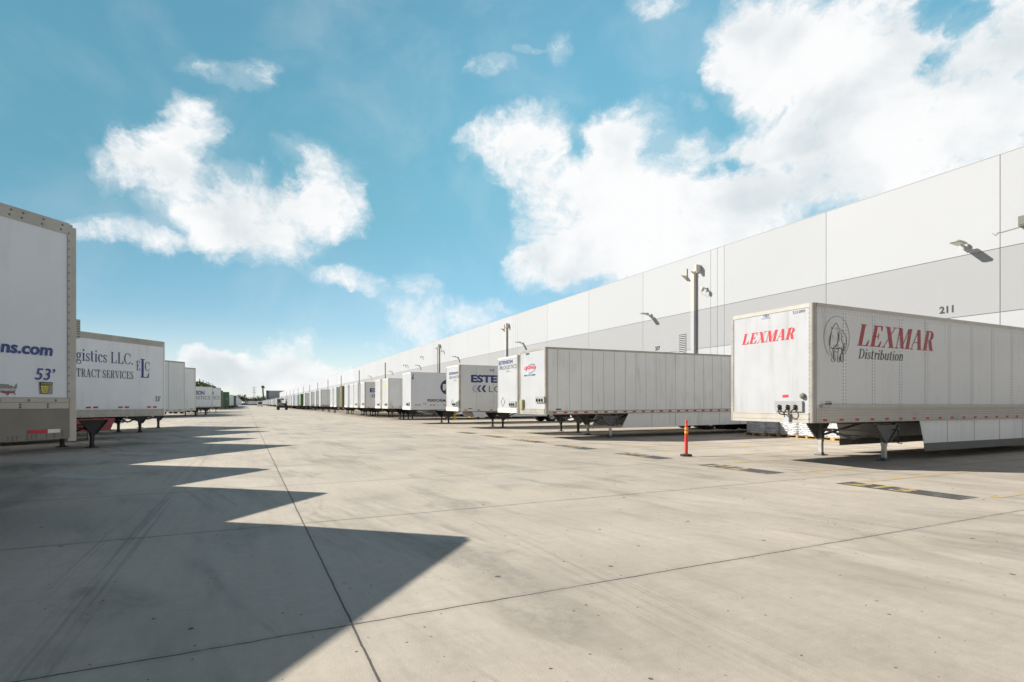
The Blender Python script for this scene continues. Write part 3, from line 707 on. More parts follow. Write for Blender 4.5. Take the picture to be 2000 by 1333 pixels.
# ------------------------------------------------------------------ ground and painted markings
m = MB(); m.poly([(-1500, -400, 0), (1500, -400, 0), (1500, 3500, 0), (-1500, 3500, 0)])
structure(m.build('ground', M['ground']))
def flat(polys, z=.004):
    mb = MB()
    for q in polys: mb.poly([(x, y, z + (k % 4) * 0) for k, (x, y) in enumerate(q)])
    return mb
PITCH = 3.8
m = MB(); k = -1
while 4.86 + PITCH * k < 330:
    for y in (4.86 + PITCH * k, 7.0 + PITCH * k): m.poly([(11.5, y - .08, .004), (27.5, y - .08, .004), (27.5, y + .08, .004), (11.5, y + .08, .004)])
    k += 1
structure(m.build('parking_lines', M['yline']))
for k, num in enumerate(('213', '212', '211', '210', '209', '208', '207')):
    y0 = 4.98 + 3.72 * k; jit = rnd.uniform(-.05, .05)
    m = MB(); m.poly([(10.68 + jit, y0, .004), (11.27 + jit, y0, .004), (11.24 + jit, y0 + 2.13, .004), (10.66 + jit, y0 + 2.13, .004)])
    structure(m.build('painted_patch', M['blackout']))
    polys = sans(num, .03); xs = [p[0] for q in polys for p in q]; ys = [p[1] for q in polys for p in q]
    x0, x1, w0, w1 = min(xs), max(xs), min(ys), max(ys); mb = MB()
    for q in polys:
        pts = [(10.72 + jit + (y - w0) / (w1 - w0) * .50, y0 + 2.0 - (x - x0) / (x1 - x0) * 1.15, .008) for x, y in q]
        n_ = sum(((Vector(pts[i]) - Vector(pts[0])).cross(Vector(pts[i + 1]) - Vector(pts[0])).z for i in range(1, len(pts) - 1)))
        mb.poly(pts if n_ > 0 else pts[::-1])
    structure(mb.build('stencilled_number', M['ydigit']))
for px, py, L_ in ((155, 931, 2.0), (258, 886, 1.9), (306, 864, 1.9), (345, 849, 1.8), (100, 905, .9)):
    g = ground(px, py); dv = Vector((math.sin(R(40)), math.cos(R(40)), 0)); nv = Vector((dv.y, -dv.x, 0))
    m = MB(); m.poly([tuple(g + nv * a * L_ / 2 * 1 + dv * b * .28 + UP * .004) for a, b in ((-1, -1), (1, -1), (1, 1), (-1, 1))])
    if m.v: structure(m.build('faded_patch', M['greyout']))

# ------------------------------------------------------------------ warehouse
WX, WH = 29.1, 12.28
wh = empty('warehouse', (WX, 250, 0)); tag(wh, 'very long white tilt-up concrete warehouse with a grey band along its dock wall', 'warehouse')
def wb(mb, name, mats, parent=wh, smooth=False):
    o = mb.build(name, mats, parent, smooth)
    if parent is wh: o.location = (-WX, -250, 0)
    return o
WY0, WY1 = -58.5, 570.0
J = set(); k = -9
while 12.1 + 7.85 * k < WY1: J.add(round(12.1 + 7.85 * k, 3)); k += 1
k = -3
while 27.8 + 31.4 * k < WY1:
    for e in (-.6, .6): J.add(round(27.8 + 31.4 * k + e, 3))
    k += 1
J = sorted(j for j in J if WY0 < j < WY1 - 1)
J = [WY0] + J + [WY1]
m = MB(); g = .013
for a, b in zip(J, J[1:]):
    for z0, z1, mi in ((0, 5.53, 0), (5.53, 8.28, 1), (8.28, WH, 0)):
        m.box(WX, WX + .3, a + g, b - g, z0 + (g if z0 else 0), z1 - (g if z1 < WH else 0), mi)
wb(m, 'dock_wall', [M['wallw'], M['wallg']])
m = MB(); m.box(WX + .03, WX + 115, WY0 + .3, WY1 - .3, 0, 11.6); wb(m, 'core', M['joint'])
m = MB(); m.box(WX + .31, WX + 115.3, WY1 - .29, WY1, 0, WH); m.box(WX + .31, WX + 115.3, WY0, WY0 + .29, 0, WH); m.box(WX + 115.01, WX + 115.3, WY0 + .3, WY1 - .3, 0, WH); wb(m, 'end_wall', M['wallw'])
m = MB(); m.box(WX - .012, WX + .32, WY0 - .01, WY1 + .01, WH + .002, WH + .03); wb(m, 'coping', M['wallw'])
# downpipes with scupper heads
def pipe_at(px, double=False):
    y = 0
    d_ = ray(px, 700); y = WX * d_.y / d_.x
    m = MB(); m.box(WX - .24, WX - .02, y - .155, y + .155, 8.281, 11.15, 0); m.box(WX - .24, WX - .02, y - .155, y + .155, .1, 8.279, 1)
    for z in (2, 5, 7.6, 10): m.box(WX - .25, WX, y - .18, y + .18, z, z + .06, 0 if z > 8.2 else 1)
    if double: m.box(WX - .14, WX - .02, y + .9, y + 1.02, 8.281, 11.3, 0); m.box(WX - .14, WX - .02, y + .9, y + 1.02, .1, 8.279, 1)
    o = wb(m, 'downpipe', [M['pipe'], M['pipeg']])
    return y
y1 = pipe_at(1357)
for px in (990.5, 858.6, 753, 702, 666.8, 641, 621, 605, 592.6, 582.7, 574, 566.7, 560): pipe_at(px, px == 858.6)
def scupper(y):
    m = MB()
    m.box(WX - .42, WX, y - .06, y + .02, 11.02, 11.10); m.box(WX - .46, WX - .02, y - .62, y - .44, 10.98, 11.45, 0); m.box(WX - .12, WX - .02, y - .44, y - .10, 10.98, 11.10)
    wb(m, 'overflow_scupper', M['pipe']); m = MB()
    m.prism([(WX, y + .75, 10.6), (WX - .55, y + .75, 10.95), (WX, y + .75, 10.98)], (0, .05, 0)); m.box(WX - .08, WX - .02, y + .74, y + .80, 10.985, 11.5)
    wb(m, 'overflow_scupper', M['pipe'])
scupper(y1)
for px in (990.5, 858.6):
    d_ = ray(px, 700); scupper(WX * d_.y / d_.x)
# louvred vent
p0 = wall_pt(1341, 700, WX)
m = MB(); yv = wall_pt(1333, 680, WX).y
m.box(WX - .04, WX - .002, yv - .36, yv - .31, 4.6, 6.78); m.box(WX - .04, WX - .002, yv + .31, yv + .36, 4.6, 6.78); m.box(WX - .04, WX - .002, yv - .309, yv + .309, 6.72, 6.78)
o = wb(m, 'wall_vent', M['wallg'])
m = MB(); m.box(WX - .010, WX - .001, yv - .308, yv + .308, 4.62, 6.71); m.build('dark_opening', M['dark'], o)
m = MB(); z = 4.7
while z < 6.65:
    m.prism([(WX - .05, yv - .305, z), (WX - .012, yv - .305, z + .035), (WX - .012, yv - .305, z + .075), (WX - .05, yv - .305, z + .04)], (0, .61, 0)); z += .135
m.build('louvre', M['wallw'], o)
def wall_text(txt, yc, z, hgt, w):
    polys = sans(txt, .035); xs = [p[0] for q in polys for p in q]; ys = [p[1] for q in polys for p in q]; x0, x1, a0, a1 = min(xs), max(xs), min(ys), max(ys)
    mb = MB()
    for q in polys:
        pts = [(WX - .008, yc + w / 2 - (x - x0) / (x1 - x0) * w, z + (y - a0) / (a1 - a0) * hgt) for x, y in q]
        n_ = sum(((Vector(pts[i]) - Vector(pts[0])).cross(Vector(pts[i + 1]) - Vector(pts[0])).x for i in range(1, len(pts) - 1)))
        mb.poly(pts if n_ < 0 else pts[::-1])
    wb(mb, 'dock_number', M['inkg'])
a = wall_pt(1835, 613.5, WX); b = wall_pt(1862.5, 610.5, WX); tp = wall_pt(1835, 599.5, WX)
wall_text('211', (a.y + b.y) / 2, (a.z + b.z) / 2, tp.z - a.z, abs(a.y - b.y))
wall_text('207', wall_pt(1284.5, 680, WX).y, (a.z + b.z) / 2, (tp.z - a.z), abs(a.y - b.y))
# dock doors with black shelters, behind the trailers
for k in range(0, 12):
    yc = 6.1 + PITCH * k
    m = MB(); m.box(WX - .012, WX - .001, yc - 1.3, yc + 1.3, 1.25, 4.0); o = wb(m, 'dock_door', M['dockgrey'])
    m = MB()
    for s in (-1, 1): m.box(WX - .14, WX - .002, yc + s * 1.48 - .17, yc + s * 1.48 + .17, 1.2, 4.1)
    m.box(WX - .14, WX - .002, yc - 1.65, yc + 1.65, 4.102, 4.5); m.box(WX - .16, WX - .002, yc - 1.2, yc + 1.2, .85, 1.15); m.build('dock_shelter', M['rubber'], o)
# conduit and box high on the wall
m = MB(); pts = [wall_pt(x, y, WX - .03) for x, y in ((1938, 456), (1943, 460), (1949, 454), (1954, 454), (1985, 445), (2002, 441))]
m.tube(pts, .010, 6); wb(m, 'conduit', M['wallg'])
p = wall_pt(2003, 432, WX); m = MB(); m.box(WX - .22, WX - .002, p.y - .16, p.y + .16, p.z - .22, p.z + .2); m.box(WX - .24, WX - .221, p.y - .12, p.y + .12, p.z - .16, p.z + .14); wb(m, 'junction_box', M['jbox'])

# wall lamps and cameras
def wall_lamp():
    r = empty('wall_lamp')
    m = MB(); m.box(-.16, 0, -.10, .10, -.12, .12); m.bar((-.10, 0, -.02), (-.42, 0, .05), .07); m.build('bracket', M['lamp'], r)
    m = MB(); m.prism([(-.36, -.20, .06), (-.36, .20, .06), (-1.02, .20, .10), (-1.06, .12, .10), (-1.06, -.12, .10), (-1.02, -.20, .10)], (0, 0, .055)); 
    m.prism([(-.36, -.13, .112), (-.36, .13, .112), (-.62, .13, .128), (-.62, -.13, .128)], (0, 0, .06)); o = m.build('lamp_head', M['lamp'], r)
    m = MB(); m.prism([(-.5, -.15, .052), (-.5, .15, .052), (-.98, .15, .082), (-.98, -.15, .082)], (0, 0, .012)); m.build('lens', M['lens'], o)
    return r
L0 = wall_lamp(); LS = snapshot(L0)
lamps = ((1888, 'grey wall lamp on the dock wall above the number 211'), (1272, 'grey wall lamp left of the downpipe, above the plain grey trailer'), (1022, 'wall lamp above the trailer with the red and blue nose logo'),
         (895, 'wall lamp above the trailer with the big navy word on its side'), (820, 'wall lamp above the trailer with the navy disc'), (766, 'wall lamp above the two white trailers with bare sides'), (725, 'smallest wall lamp in sight, above the trailer with one navy letter showing'))
for i, (px, lab) in enumerate(lamps):
    o = L0 if i == 0 else copy_thing(L0, LS)
    q = wall_pt(px, 600, WX); o.location = (WX, q.y, 8.62); tag(o, lab, 'lamp', 'wall lamps along the dock wall')
def wall_camera():
    r = empty('security_camera')
    m = MB(); m.box(-.10, 0, -.08, .08, -.10, .12); m.bar((-.06, 0, .05), (-.42, 0, .12), .06); m.build('bracket', M['lamp'], r)
    m = MB(); m.lathe([(.0, .12), (.10, .12), (.13, .06), (.13, -.02), (.11, -.10), (.06, -.16), (0, -.18)], (-.42, 0, 0), 'Z', 14); m.build('dome_housing', M['pipe'], r, True)
    m = MB(); m.tube([(-.42, .16, .02), (-.30, .16, -.30), (-.05, .14, -.42), (-.02, .1, -.1)], .012, 5); m.build('cable', M['pipeg'], r)
    return r
C0 = wall_camera(); CS = snapshot(C0)
for i, (px, py, lab) in enumerate(((1381, 566, 'white dome camera on the dock wall right of the tall downpipe'), (867, 686.5, 'small dome camera right of the doubled downpipe'), (826, 697.5, 'small camera left of the doubled downpipe'),
                     (796.5, 714.5, 'right one of two small cameras side by side on the far wall'), (792, 714, 'left one of two small cameras side by side on the far wall'))):
    o = C0 if i == 0 else copy_thing(C0, CS)
    o.location = wall_pt(px, py, WX); tag(o, lab, 'camera', 'cameras on the dock wall')

# ------------------------------------------------------------------ trailer kinds
CFG.update({
 'rivet': dict(posts=1.22, rivets=True, postw=.05, postm=M['white2'], wrivet=False, top=.10, bot=.36, lowrivets=(.03, .09, .17, .24, .31), lrs=.10, scuff=True, tapez=1.19, tapes=.64, tapel=.17, rail=M['railtan'], low=M['railtan'], corner=M['corneral'],
      skirt=(4.65, 13.2, .46, .22), skirtband=True, skirtm=M['offw'], leg=M['gsteel'], tube=M['galv'], brace=M['gsteel'], legx=3.5, legy=.94, glad=(-.62, .30), hoses=True, lights=(), rr=.013, rs=.085, cr=.07),
 'seam': dict(body=M['offw'], posts=.62, postw=.016, top=.09, bot=.16, rail=M['alu'], low=M['alu'], corner=M['alu'], lowrivets=(.05, .11), lrs=.3, tapez=1.20, tapel=.2, tapes=.55, tapew=.35,
      skirt=(4.55, 14.2, .44, -.40), leg=M['gsteel'], tube=M['galv'], brace=M['gsteel'], skirtm=M['offw'], legx=3.7, legy=.95, glad=(-.82, .55), plate=1, lights=(.3, .42, .54), bogie=14.3),
 'smooth': dict(body=M['white'], posts=1.22, postw=.02, top=.08, bot=.14, rail=M['railw'], low=M['railw'], corner=M['alu'], tapez=1.19, tapel=.22, tapes=.9, leg=M['gsteel'], tube=M['steel'], glad=(-.7, .35), legx=3.9, legy=.92, bogie=14.0),
 'smooth_black': dict(body=M['white'], posts=1.22, postw=.02, top=.08, bot=.14, rail=M['railw'], low=M['railw'], corner=M['alu'], tapez=1.19, tapel=.22, tapes=.9, leg=M['steel'], tube=M['steel'], glad=(-.5, .35), legx=3.3, legy=.85, rim=M['rimy']),
 'cool': dict(body=M['white2'], front=M['front'], top=.07, bot=.14, rail=M['railw'], low=M['white2'], corner=M['white2'], tapez=1.50, pair=True, leg=M['steel'], tube=M['steel'], glad=(-.55, .35), legx=3.3, legy=.9, skirt=(5.2, 12.5, .5, .25)),
 'plain': dict(body=M['offw'], top=.08, bot=.14, rail=M['railw'], low=M['railw'], corner=M['railw'], tapez=1.3, tapes=.8, leg=M['steel'], tube=M['steel'], glad=(-.5, .3), legx=2.6, skirt=(5.0, 12.5, .5, .2), posts=1.22, postw=.02),
 'plain_far': dict(far=1, body=M['white2'], top=.08, bot=.14, corner=M['offw'], tapez=1.3, posts=1.22, leg=M['steel'], tube=M['steel'], legx=2.6),
 'grey_far': dict(far=1, body=M['offw'], top=.08, bot=.30, low=M['alu'], corner=M['front'], tapez=1.3, posts=1.22, leg=M['steel'], tube=M['steel'], legx=2.6),
 'brown_box': dict(far=1, name='shipping_container', cat='container', body=M['green'], front=M['brown'], rail=M['brown'], low=M['brown'], corner=M['brown'], corr=True, tapez=1.0, tapes=30, L=13.7),
 'green_box': dict(far=1, name='shipping_container', cat='container', body=M['green'], front=M['lgreen'], rail=M['green'], low=M['green'], corner=M['lgreen'], corr=True, tapez=1.0, tapes=30, L=12.2, H=4.0),
 'green_box_dark': dict(far=1, name='shipping_container', cat='container', body=M['green'], front=M['green'], rail=M['green'], low=M['green'], corner=M['lgreen'], corr=True, tapez=1.0, tapes=30, L=12.2, H=4.0),
 'far_white': dict(far=2, body=M['white2']), 'far_grey': dict(far=2, body=M['offw'], H=4.0),
 # the angled row on the left
 'near_left': dict(body=M['white2'], posts=None, top=.16, rub=True, bot=.56, rail=M['alu'], low=M['alud'], corner=M['alu'], toprivets=True, lowrivets=(.06, .10), lrs=.9, tape0=15.0, leg=M['steel'], tube=M['steel'], legx=2.3, legy=.75, cornerlow=True, cr=.03, glad=(.3, .4)),
 'left_alu': dict(body=M['white3'], posts=1.22, postw=.012, postm=M['offw'], top=.22, bot=.27, rail=M['alu'], low=M['alu'], corner=M['offw'], tapez=1.47, pair=True, tape0=.45, tapel=.18, leg=M['steel'], tube=M['steel'], legx=2.6, legy=.7, lowrivets=(.04, .22), lrs=.3),
 'left_plain': dict(body=M['offw'], posts=1.22, postw=.02, top=.08, bot=.16, rail=M['alu'], low=M['railw'], corner=M['white'], tapez=1.24, tapes=.9, skirt=(5.0, 13.0, .42, .5), leg=M['steel'], tube=M['steel'], legx=2.6, legy=.75),
 'left_reefer': dict(body=M['white2'], posts=None, top=.12, bot=.2, rail=M['alu'], low=M['railw'], corner=M['railw'], tapez=1.3, leg=M['steel'], tube=M['steel'], legx=2.6),
 'left_red': dict(body=M['white2'], posts=1.22, postw=.02, top=.1, bot=.2, rail=M['alu'], low=M['alu'], skirt=(1.9, 12.0, .42, .3), skirtm=M['redskirt'], leg=M['galv'], tube=M['galv'], legx=2.8),
 'left_low': dict(body=M['white3'], H=3.85, posts=1.22, postw=.015, postm=M['offw'], top=.08, bot=.14, rail=M['railw'], low=M['railw'], corner=M['alu'], tapez=1.19, leg=M['steel'], tube=M['steel'], legx=2.4),
 'left_far': dict(far=1, body=M['white2'], top=.08, bot=.16, corner=M['railw'], tapez=1.3, leg=M['steel'], tube=M['steel'], legx=2.6),
})
RG, LG = 'trailers backed against the dock wall', 'trailers parked at an angle along the left side'
def rightY(px, X=12.3):
    d_ = ray(px, 780); return X * d_.y / d_.x

# ---- LEXMAR trailer
t = spawn('rivet', (12.62, 8.98), 0, -1, 'white riveted box trailer with red lettering and a rhino emblem on its side', RG)
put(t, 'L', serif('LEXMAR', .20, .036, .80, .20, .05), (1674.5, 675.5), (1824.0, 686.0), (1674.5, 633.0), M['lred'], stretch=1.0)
put(t, 'L', serif('Distribution', .115, .045, .80, .17, .045), (1677, 700.6), (1764, 706.0), (1677, 681.0), M['inkg'])
def E5(*pts): return [(1600 + x / 12.11, 610 + y / 12.11) for x, y in pts]
def rib(w, *pts): return ribbon(E5(*pts), w / 12.11)
el = [(417 + 300 * math.cos(R(a)), 600 + 505 * math.sin(R(a))) for a in range(120, 421, 6)]
rh = rib(7, *el)
for w, pts in ((8, ((305, 430), (320, 370), (360, 310), (412, 255), (440, 300), (465, 370), (490, 430))), (8, ((296, 350), (312, 400), (330, 385), (345, 372))), (13, ((308, 430), (285, 520), (270, 620), (262, 720), (260, 815))),
     (6, ((272, 545), (245, 600), (238, 720), (250, 815))), (12, ((262, 820), (310, 855), (350, 850), (385, 810), (430, 760), (450, 690), (460, 560), (447, 450))), (9, ((480, 440), (475, 560), (478, 700))),
     (9, ((490, 390), (560, 440), (610, 520), (645, 600), (650, 700), (640, 800), (600, 920), (575, 980))), (8, ((500, 440), (545, 560), (530, 660), (570, 740), (575, 830), (560, 920))), (18, ((310, 855), (400, 872), (470, 850), (530, 850), (550, 920), (550, 990))),
     (7, ((370, 830), (440, 790), (480, 770))), (6, ((400, 840), (470, 800))), (7, ((250, 830), (265, 920), (300, 1000), (310, 1080), (290, 1150), (320, 1180), (370, 1175))), (14, ((325, 870), (345, 950), (345, 1060), (355, 1120), (370, 1170))),
     (9, ((340, 890), (400, 940), (440, 960), (460, 900), (470, 860))), (6, ((375, 950), (380, 1060), (395, 1140), (420, 1145))), (9, ((460, 960), (440, 1050), (440, 1130), (450, 1185), (490, 1180))), (12, ((490, 1180), (490, 1100), (510, 1020), (540, 950))),
     (14, ((515, 1030), (520, 1100), (515, 1150), (545, 1180), (575, 1150), (570, 1050), (560, 980))), (10, ((310, 385), (342, 380))), (10, ((380, 370), (440, 392))), (12, ((410, 425), (442, 400))), (12, ((335, 778), (352, 778))), (5, ((310, 540), (330, 600), (350, 645))),
     (6, ((405, 620), (402, 690))), (12, ((605, 720), (592, 850), (570, 930))), (6, ((445, 1060), (480, 1060))), (6, ((445, 1100), (478, 1104)))):
    rh += rib(w * 1.3, *pts)
put_px(t, 'L', rh, M['inkg'], 'rhino_emblem')
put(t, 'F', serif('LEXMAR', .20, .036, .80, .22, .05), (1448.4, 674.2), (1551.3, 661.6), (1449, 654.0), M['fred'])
put(t, 'F', sans('531099', -.005), (1548, 614.2), (1571.5, 610.6), (1548, 608.3), M['inkg'])
put_px(t, 'F', [[(1495.2 + a * math.cos(R(q)), 616.2 + b * math.sin(R(q))) for (a, b, q) in ((5.4, 3.7, k), (5.4, 3.7, k + 12), (4.6, 3.0, k + 12), (4.6, 3.0, k))] for k in range(0, 360, 12)]
       + [[(1492.6, 618.4), (1493.6, 618.3), (1495.4, 613.9), (1494.4, 614.0)], [(1495.6, 618.0), (1496.6, 617.9), (1498.2, 613.7), (1497.2, 613.8)], [(1493.9, 616.7), (1497.0, 616.2), (1497.2, 615.5), (1494.2, 616.0)]], M['blue'], 'maker_emblem')
put(t, 'F', sans('HYUNDAI', -.01), (1487.4, 624.8), (1503.6, 622.4), (1487.4, 622.0), M['blue'])
put_px(t, 'F', [[(1528, 777), (1539, 776), (1539, 771), (1528, 772)]], M['fred'], 'warning_sticker')
put_px(t, 'F', [[(1544, 806), (1556, 805), (1556, 796), (1546, 797)]], M['fred'], 'warning_sticker')
put_px(t, 'L', [[(1612, 791.5), (1625, 790.5), (1625, 787), (1612, 788)]], M['ink'], 'plate')
put_px(t, 'L', [[(1613, 785.7), (1624, 784.9), (1624, 783.9), (1613, 784.7)]], M['ink'], 'plate')
y, z = local(t, 1568.5, 773.8, 'F'); mm = MB(); mm.lathe([(0, -.05), (.055, -.05), (.075, -.02), (.075, .0)], (0, 0, 0), 'Y', 16); o = mm.build('vent_cap', M['jbox'], t['o'], True); o.rotation_euler = (0, 0, R(-90)); o.location = (-.012, y, z)

# ---- plain grey trailer with skirt (nose logo)
t = spawn('seam', (11.9, 21.15), 0, -1, 'off-white trailer with a bare seamed side, long skirt and red-blue nose logo', RG, R(-.35))
put(t, 'F', sans('LEGEND', .03, .25), (1023.6, 722.9), (1045.2, 720.0), (1023.6, 716.9), M['fred'])
put_px(t, 'F', [[(1036.5 + 9.5 * s_ * math.cos(R(q)) + 2.6 * math.sin(R(q)), 720.6 - 6.5 * s_ * math.cos(R(q)) + 7.2 * s_ * math.sin(R(q))) for s_, q in ((1, k), (1, k + 10), (.86, k + 10), (.86, k))] for k in list(range(10, 130, 10)) + list(range(190, 340, 10))], M['blue'], 'swoosh_emblem', .008)
put(t, 'F', sans('800-219-7000', .02), (1023.6, 735.4), (1045.2, 734.2), (1023.6, 732.4), M['blue'])
y, z = local(t, 1021, 790, 'F'); mm = MB(); mm.box(-.10, 0, y - .14, y + .14, z - .22, z + .22); mm.box(-.11, -.101, y - .12, y + .12, z - .19, z + .19); mm.build('document_box', M['olive'], t['o'])
put_px(t, 'L', [[(1086, 801.2), (1096, 801.0), (1096, 798.6), (1086, 798.8)]], M['ink'], 'plate')

# ---- trailers with the two-line logistics lettering
def est_front(t, x0, yb, x1, yb1, yt, x2, y2, x3, y3, yt2, num=None):
    put(t, 'F', sans('ESTENSON', .025), (x0, yb), (x1, yb1), (x0, yt), M['navy'])
    put(t, 'F', sans('LOGISTICS', -.008), (x2, y2), (x3, y3), (x2, yt2), M['inkg'])
    hh = y2 - yt2; w = (x2 - x0) * .42
    for k in range(2):
        a = x0 + .3 + k * w; put_px(t, 'F', [[(a, yt2 + .3), (a + w * .6, yt2 + .2), (a + w * 1.2, (y2 + yt2) / 2), (a + w * .6, y2), (a, y2 + .1), (a + w * .6, (y2 + yt2) / 2)]], M['mid'], 'chevron')
    if num: put(t, 'F', sans(num, .0), *num_pos(num), M['inkg'])
def num_pos(n): return {'5716': ((988.3, 727.6), (995, 726.6), (988.3, 724.8)), '5712': ((886.3, 745.0), (891.0, 744.2), (886.3, 742.6))}[n]
t = spawn('smooth', (12.58, 25.3), 0, -1, 'white trailer with a two-line logo and a diamond placard, tucked behind the bare-sided trailer', RG)
est_front(t, 974.4, 713.3, 1000.8, 709.9, 706.3, 980.4, 722.2, 1008.7, 719.7, 714.9, '5716')
put_px(t, 'F', ribbon([(978.2, 786), (982.2, 776.3), (985.8, 785.4), (981.8, 795), (978.2, 786)], .7, 0), M['inkg'], 'placard_outline')
t = spawn('smooth_black', (12.3, 33.2), 0, -1, 'white trailer with a big navy word and chevrons on its side', RG)
est_front(t, 877, 733.5, 895, 730.3, 728.6, 881.0, 740.2, 900, 737.6, 735.4, '5712')
put(t, 'L', sans('ESTENSON', .045), (920.0, 747.6), (977.5, 748.4), (920.0, 732.2), M['navy'], stretch=2.08)
for k, (a, mm) in enumerate(((921.6, M['pale']), (931.2, M['mid']), (940.6, M['navy']))):
    put_px(t, 'L', [[(a + 4.4, 752.9), (a + 9.2, 752.9), (a + 4.8, 759.6), (a + 9.2, 766.4), (a + 4.4, 766.4), (a, 759.6)]], mm, 'chevron')
put(t, 'L', sans('LOGISTICS', -.012), (955.0, 766.3), (978.5, 766.3), (955.0, 754.0), M['ink'], stretch=4.3)
put_px(t, 'L', ring(958.6, 723.8, 1.9, 2.0, .8, 14) + ring(963.6, 723.9, 1.9, 2.0, .8, 14), M['ink'], 'vent_ring')
put_px(t, 'F', [[(893.6, 783.4), (897.2, 782.6), (897.2, 796.6), (893.6, 797.4)]], M['ink'], 'notice_plate')
put_px(t, 'F', ribbon([(881, 786.5), (883.4, 780.8), (885.4, 786), (883, 792.4), (881, 786.5)], .45, 0), M['inkg'], 'placard_outline')
put_px(t, 'L', [[(914.4, 799), (922, 798.9), (922, 797.7), (914.4, 797.8)]], M['ink'], 'plate')
# ---- trailer with the navy disc
t = spawn('cool', (11.75, 42.7), 0, -1, 'white trailer with a navy disc logo, dark lettering and a teal web address', RG)
put_px(t, 'L', [[(876.5 + 16.5 * math.cos(R(a)), 756.6 + 15.2 * math.sin(R(a))) for a in range(0, 360, 12)]], M['dnavy'], 'disc_emblem')
put(t, 'L', sans('P', .085), (865.0, 762.8), (876.5, 762.8), (865.0, 750.6), M['white2'], lift=.014)
put(t, 'L', sans('PERFORMANCE', .03), (834.8, 785.4), (875.4, 785.2), (834.8, 779.8), M['inkg'], stretch=1.42)
put(t, 'L', sans('www.performance', .02), (840.4, 793.2), (875.4, 792.9), (840.4, 789.8), M['teal'], stretch=1.42)
put(t, 'L', sans("53'", .0), (826.4, 791.9), (832.6, 791.9), (826.4, 787.2), M['ink'])
put_px(t, 'L', [[(804, 741), (808, 741.4), (807.2, 733.2), (810, 732), (806.2, 731.8), (805.4, 737.6), (803.2, 739.2)]], M['ink'], 'tape_patch')
# ---- further along the dock
def R_(key, px, lab, X=12.3, grp=RG): return spawn(key, (X, rightY(px, X)), 0, -1, lab, grp)
t = R_('plain', 757.8, 'white trailer with a bare bluish side and a yellow sticker on its nose', 12.6)
put_px(t, 'F', [[(749.4, 756.4), (751.4, 756.0), (751.4, 749.6), (749.4, 750.0)]], M['yellow'], 'sticker')
put(t, 'L', sans("53'", 0), (760.8, 793.6), (765, 793.6), (760.8, 789.4), M['pale'])
R_('plain', 742.6, 'white trailer showing only its nose, left neighbour of the one with the yellow sticker', 12.5)
t = R_('smooth_black', 712, 'white trailer with one big navy letter and chevron showing on its side')
put(t, 'L', sans('ESTENSON', .045), (722.4, 766.8), (730.2, 766.8), (722.4, 758.4), M['navy'], stretch=10.5)
for a, mm in ((723.4, M['pale']), (726.6, M['mid']), (729.8, M['navy'])): put_px(t, 'L', [[(a + 1.6, 770), (a + 3.2, 770), (a + 1.6, 773.6), (a + 3.2, 777.2), (a + 1.6, 777.2), (a, 773.6)]], mm, 'chevron')
def far_front(t, w0=.2, w1=.85):      # small two-line mark at the top of a nose
    for k, (z, hh) in enumerate(((3.72, .20), (3.40, .16))):
        mb = MB(); x = -w1
        while x < .2:
            mb.box(-.012, -.002, x, x + .09, z, z + hh); x += .15
        mb.build('lettering', M['mid'], t['o'])
for px, key, lab in ((698.2, 'plain', 'second white trailer along from the brown container, its nose nearest the navy-lettered one'), (689.4, 'plain_far', 'white trailer between its two white neighbours right of the brown container'), (678.6, 'plain_far', 'white trailer directly right of the brown container on the dock')):
    R_(key, px, lab)
t = R_('brown_box', 668, 'brown container on a chassis with worn yellow marks down its nose', 12.2)
mb = MB()
for k in range(8):
    z = 1.5 + k * .3
    mb.box(-.013, -.003, -.25 + rnd.uniform(-.1, .1), .35 + rnd.uniform(-.1, .15), z, z + .16)
mb.build('worn_marking', M['ymark'], t['o'])
R_('plain_far', 656.4, 'white trailer directly left of the brown container on the dock')
R_('plain_far', 649.0, 'white trailer second to the left of the brown container')
R_('grey_far', 626.2, 'trailer with a wide grey side and dull metal lower band, beyond the brown container', 11.9)
R_('grey_far', 617, 'grey-sided trailer next beyond the wide grey one')
R_('grey_far', 607, 'grey-sided trailer third in a row of grey ones')
R_('plain_far', 594.8, 'bluish-sided trailer directly right of the small green container')
R_('green_box', 586.5, 'small green container on a chassis with a pale green nose', 12.0)
used = [rightY(p_) for p_ in (698.2, 689.4, 678.6, 668, 656.4, 649, 626.2, 617, 607, 594.8, 586.5)]
y = 157.0
FR = 'white trailers far along the dock, past the green container'
while y < 500:
    if rnd.random() < .9:
        spawn('far_white' if rnd.random() < .75 else 'far_grey', (12.3 + rnd.uniform(-.5, .5), y), 0, -1, 'tiny white trailer in the distant dock row past the green container', FR)['o'].scale = (1, 1, rnd.choice((.93, .97, 1, 1, 1.01)))
    y += PITCH

# ------------------------------------------------------------------ the angled row on the left
def left_phi(deg): return math.atan2(-math.cos(R(deg)), -math.sin(R(deg)))
t1 = t = spawn('near_left', (-2.14, 9.66), left_phi(40.8), 1, 'large white trailer at the left edge with riveted metal rails and blue lettering', LG)
put(t, 'L', sans('ns.com', .03, .12), (1.8, 688.6), (103.6, 696.2), (1.8, 671.0), M['blue'])
put(t, 'L', sans('53\u2019', .008, .2), (69.0, 742.2), (108.5, 743.5), (69.0, 719.0), M['blue'])
put_px(t, 'L', [[(77.4, 746.2), (103.4, 747.4), (103.4, 770.6), (78.4, 770.0)]], M['grey'], 'warning_plate')
put_px(t, 'L', [[(77.4, 746.2), (103.4, 747.4), (103.0, 753.0), (78.0, 752.2)], [(78.0, 752.2), (97, 753), (93.6, 769.4), (80.6, 769.0)]], M['ink'], 'warning_plate', .013)
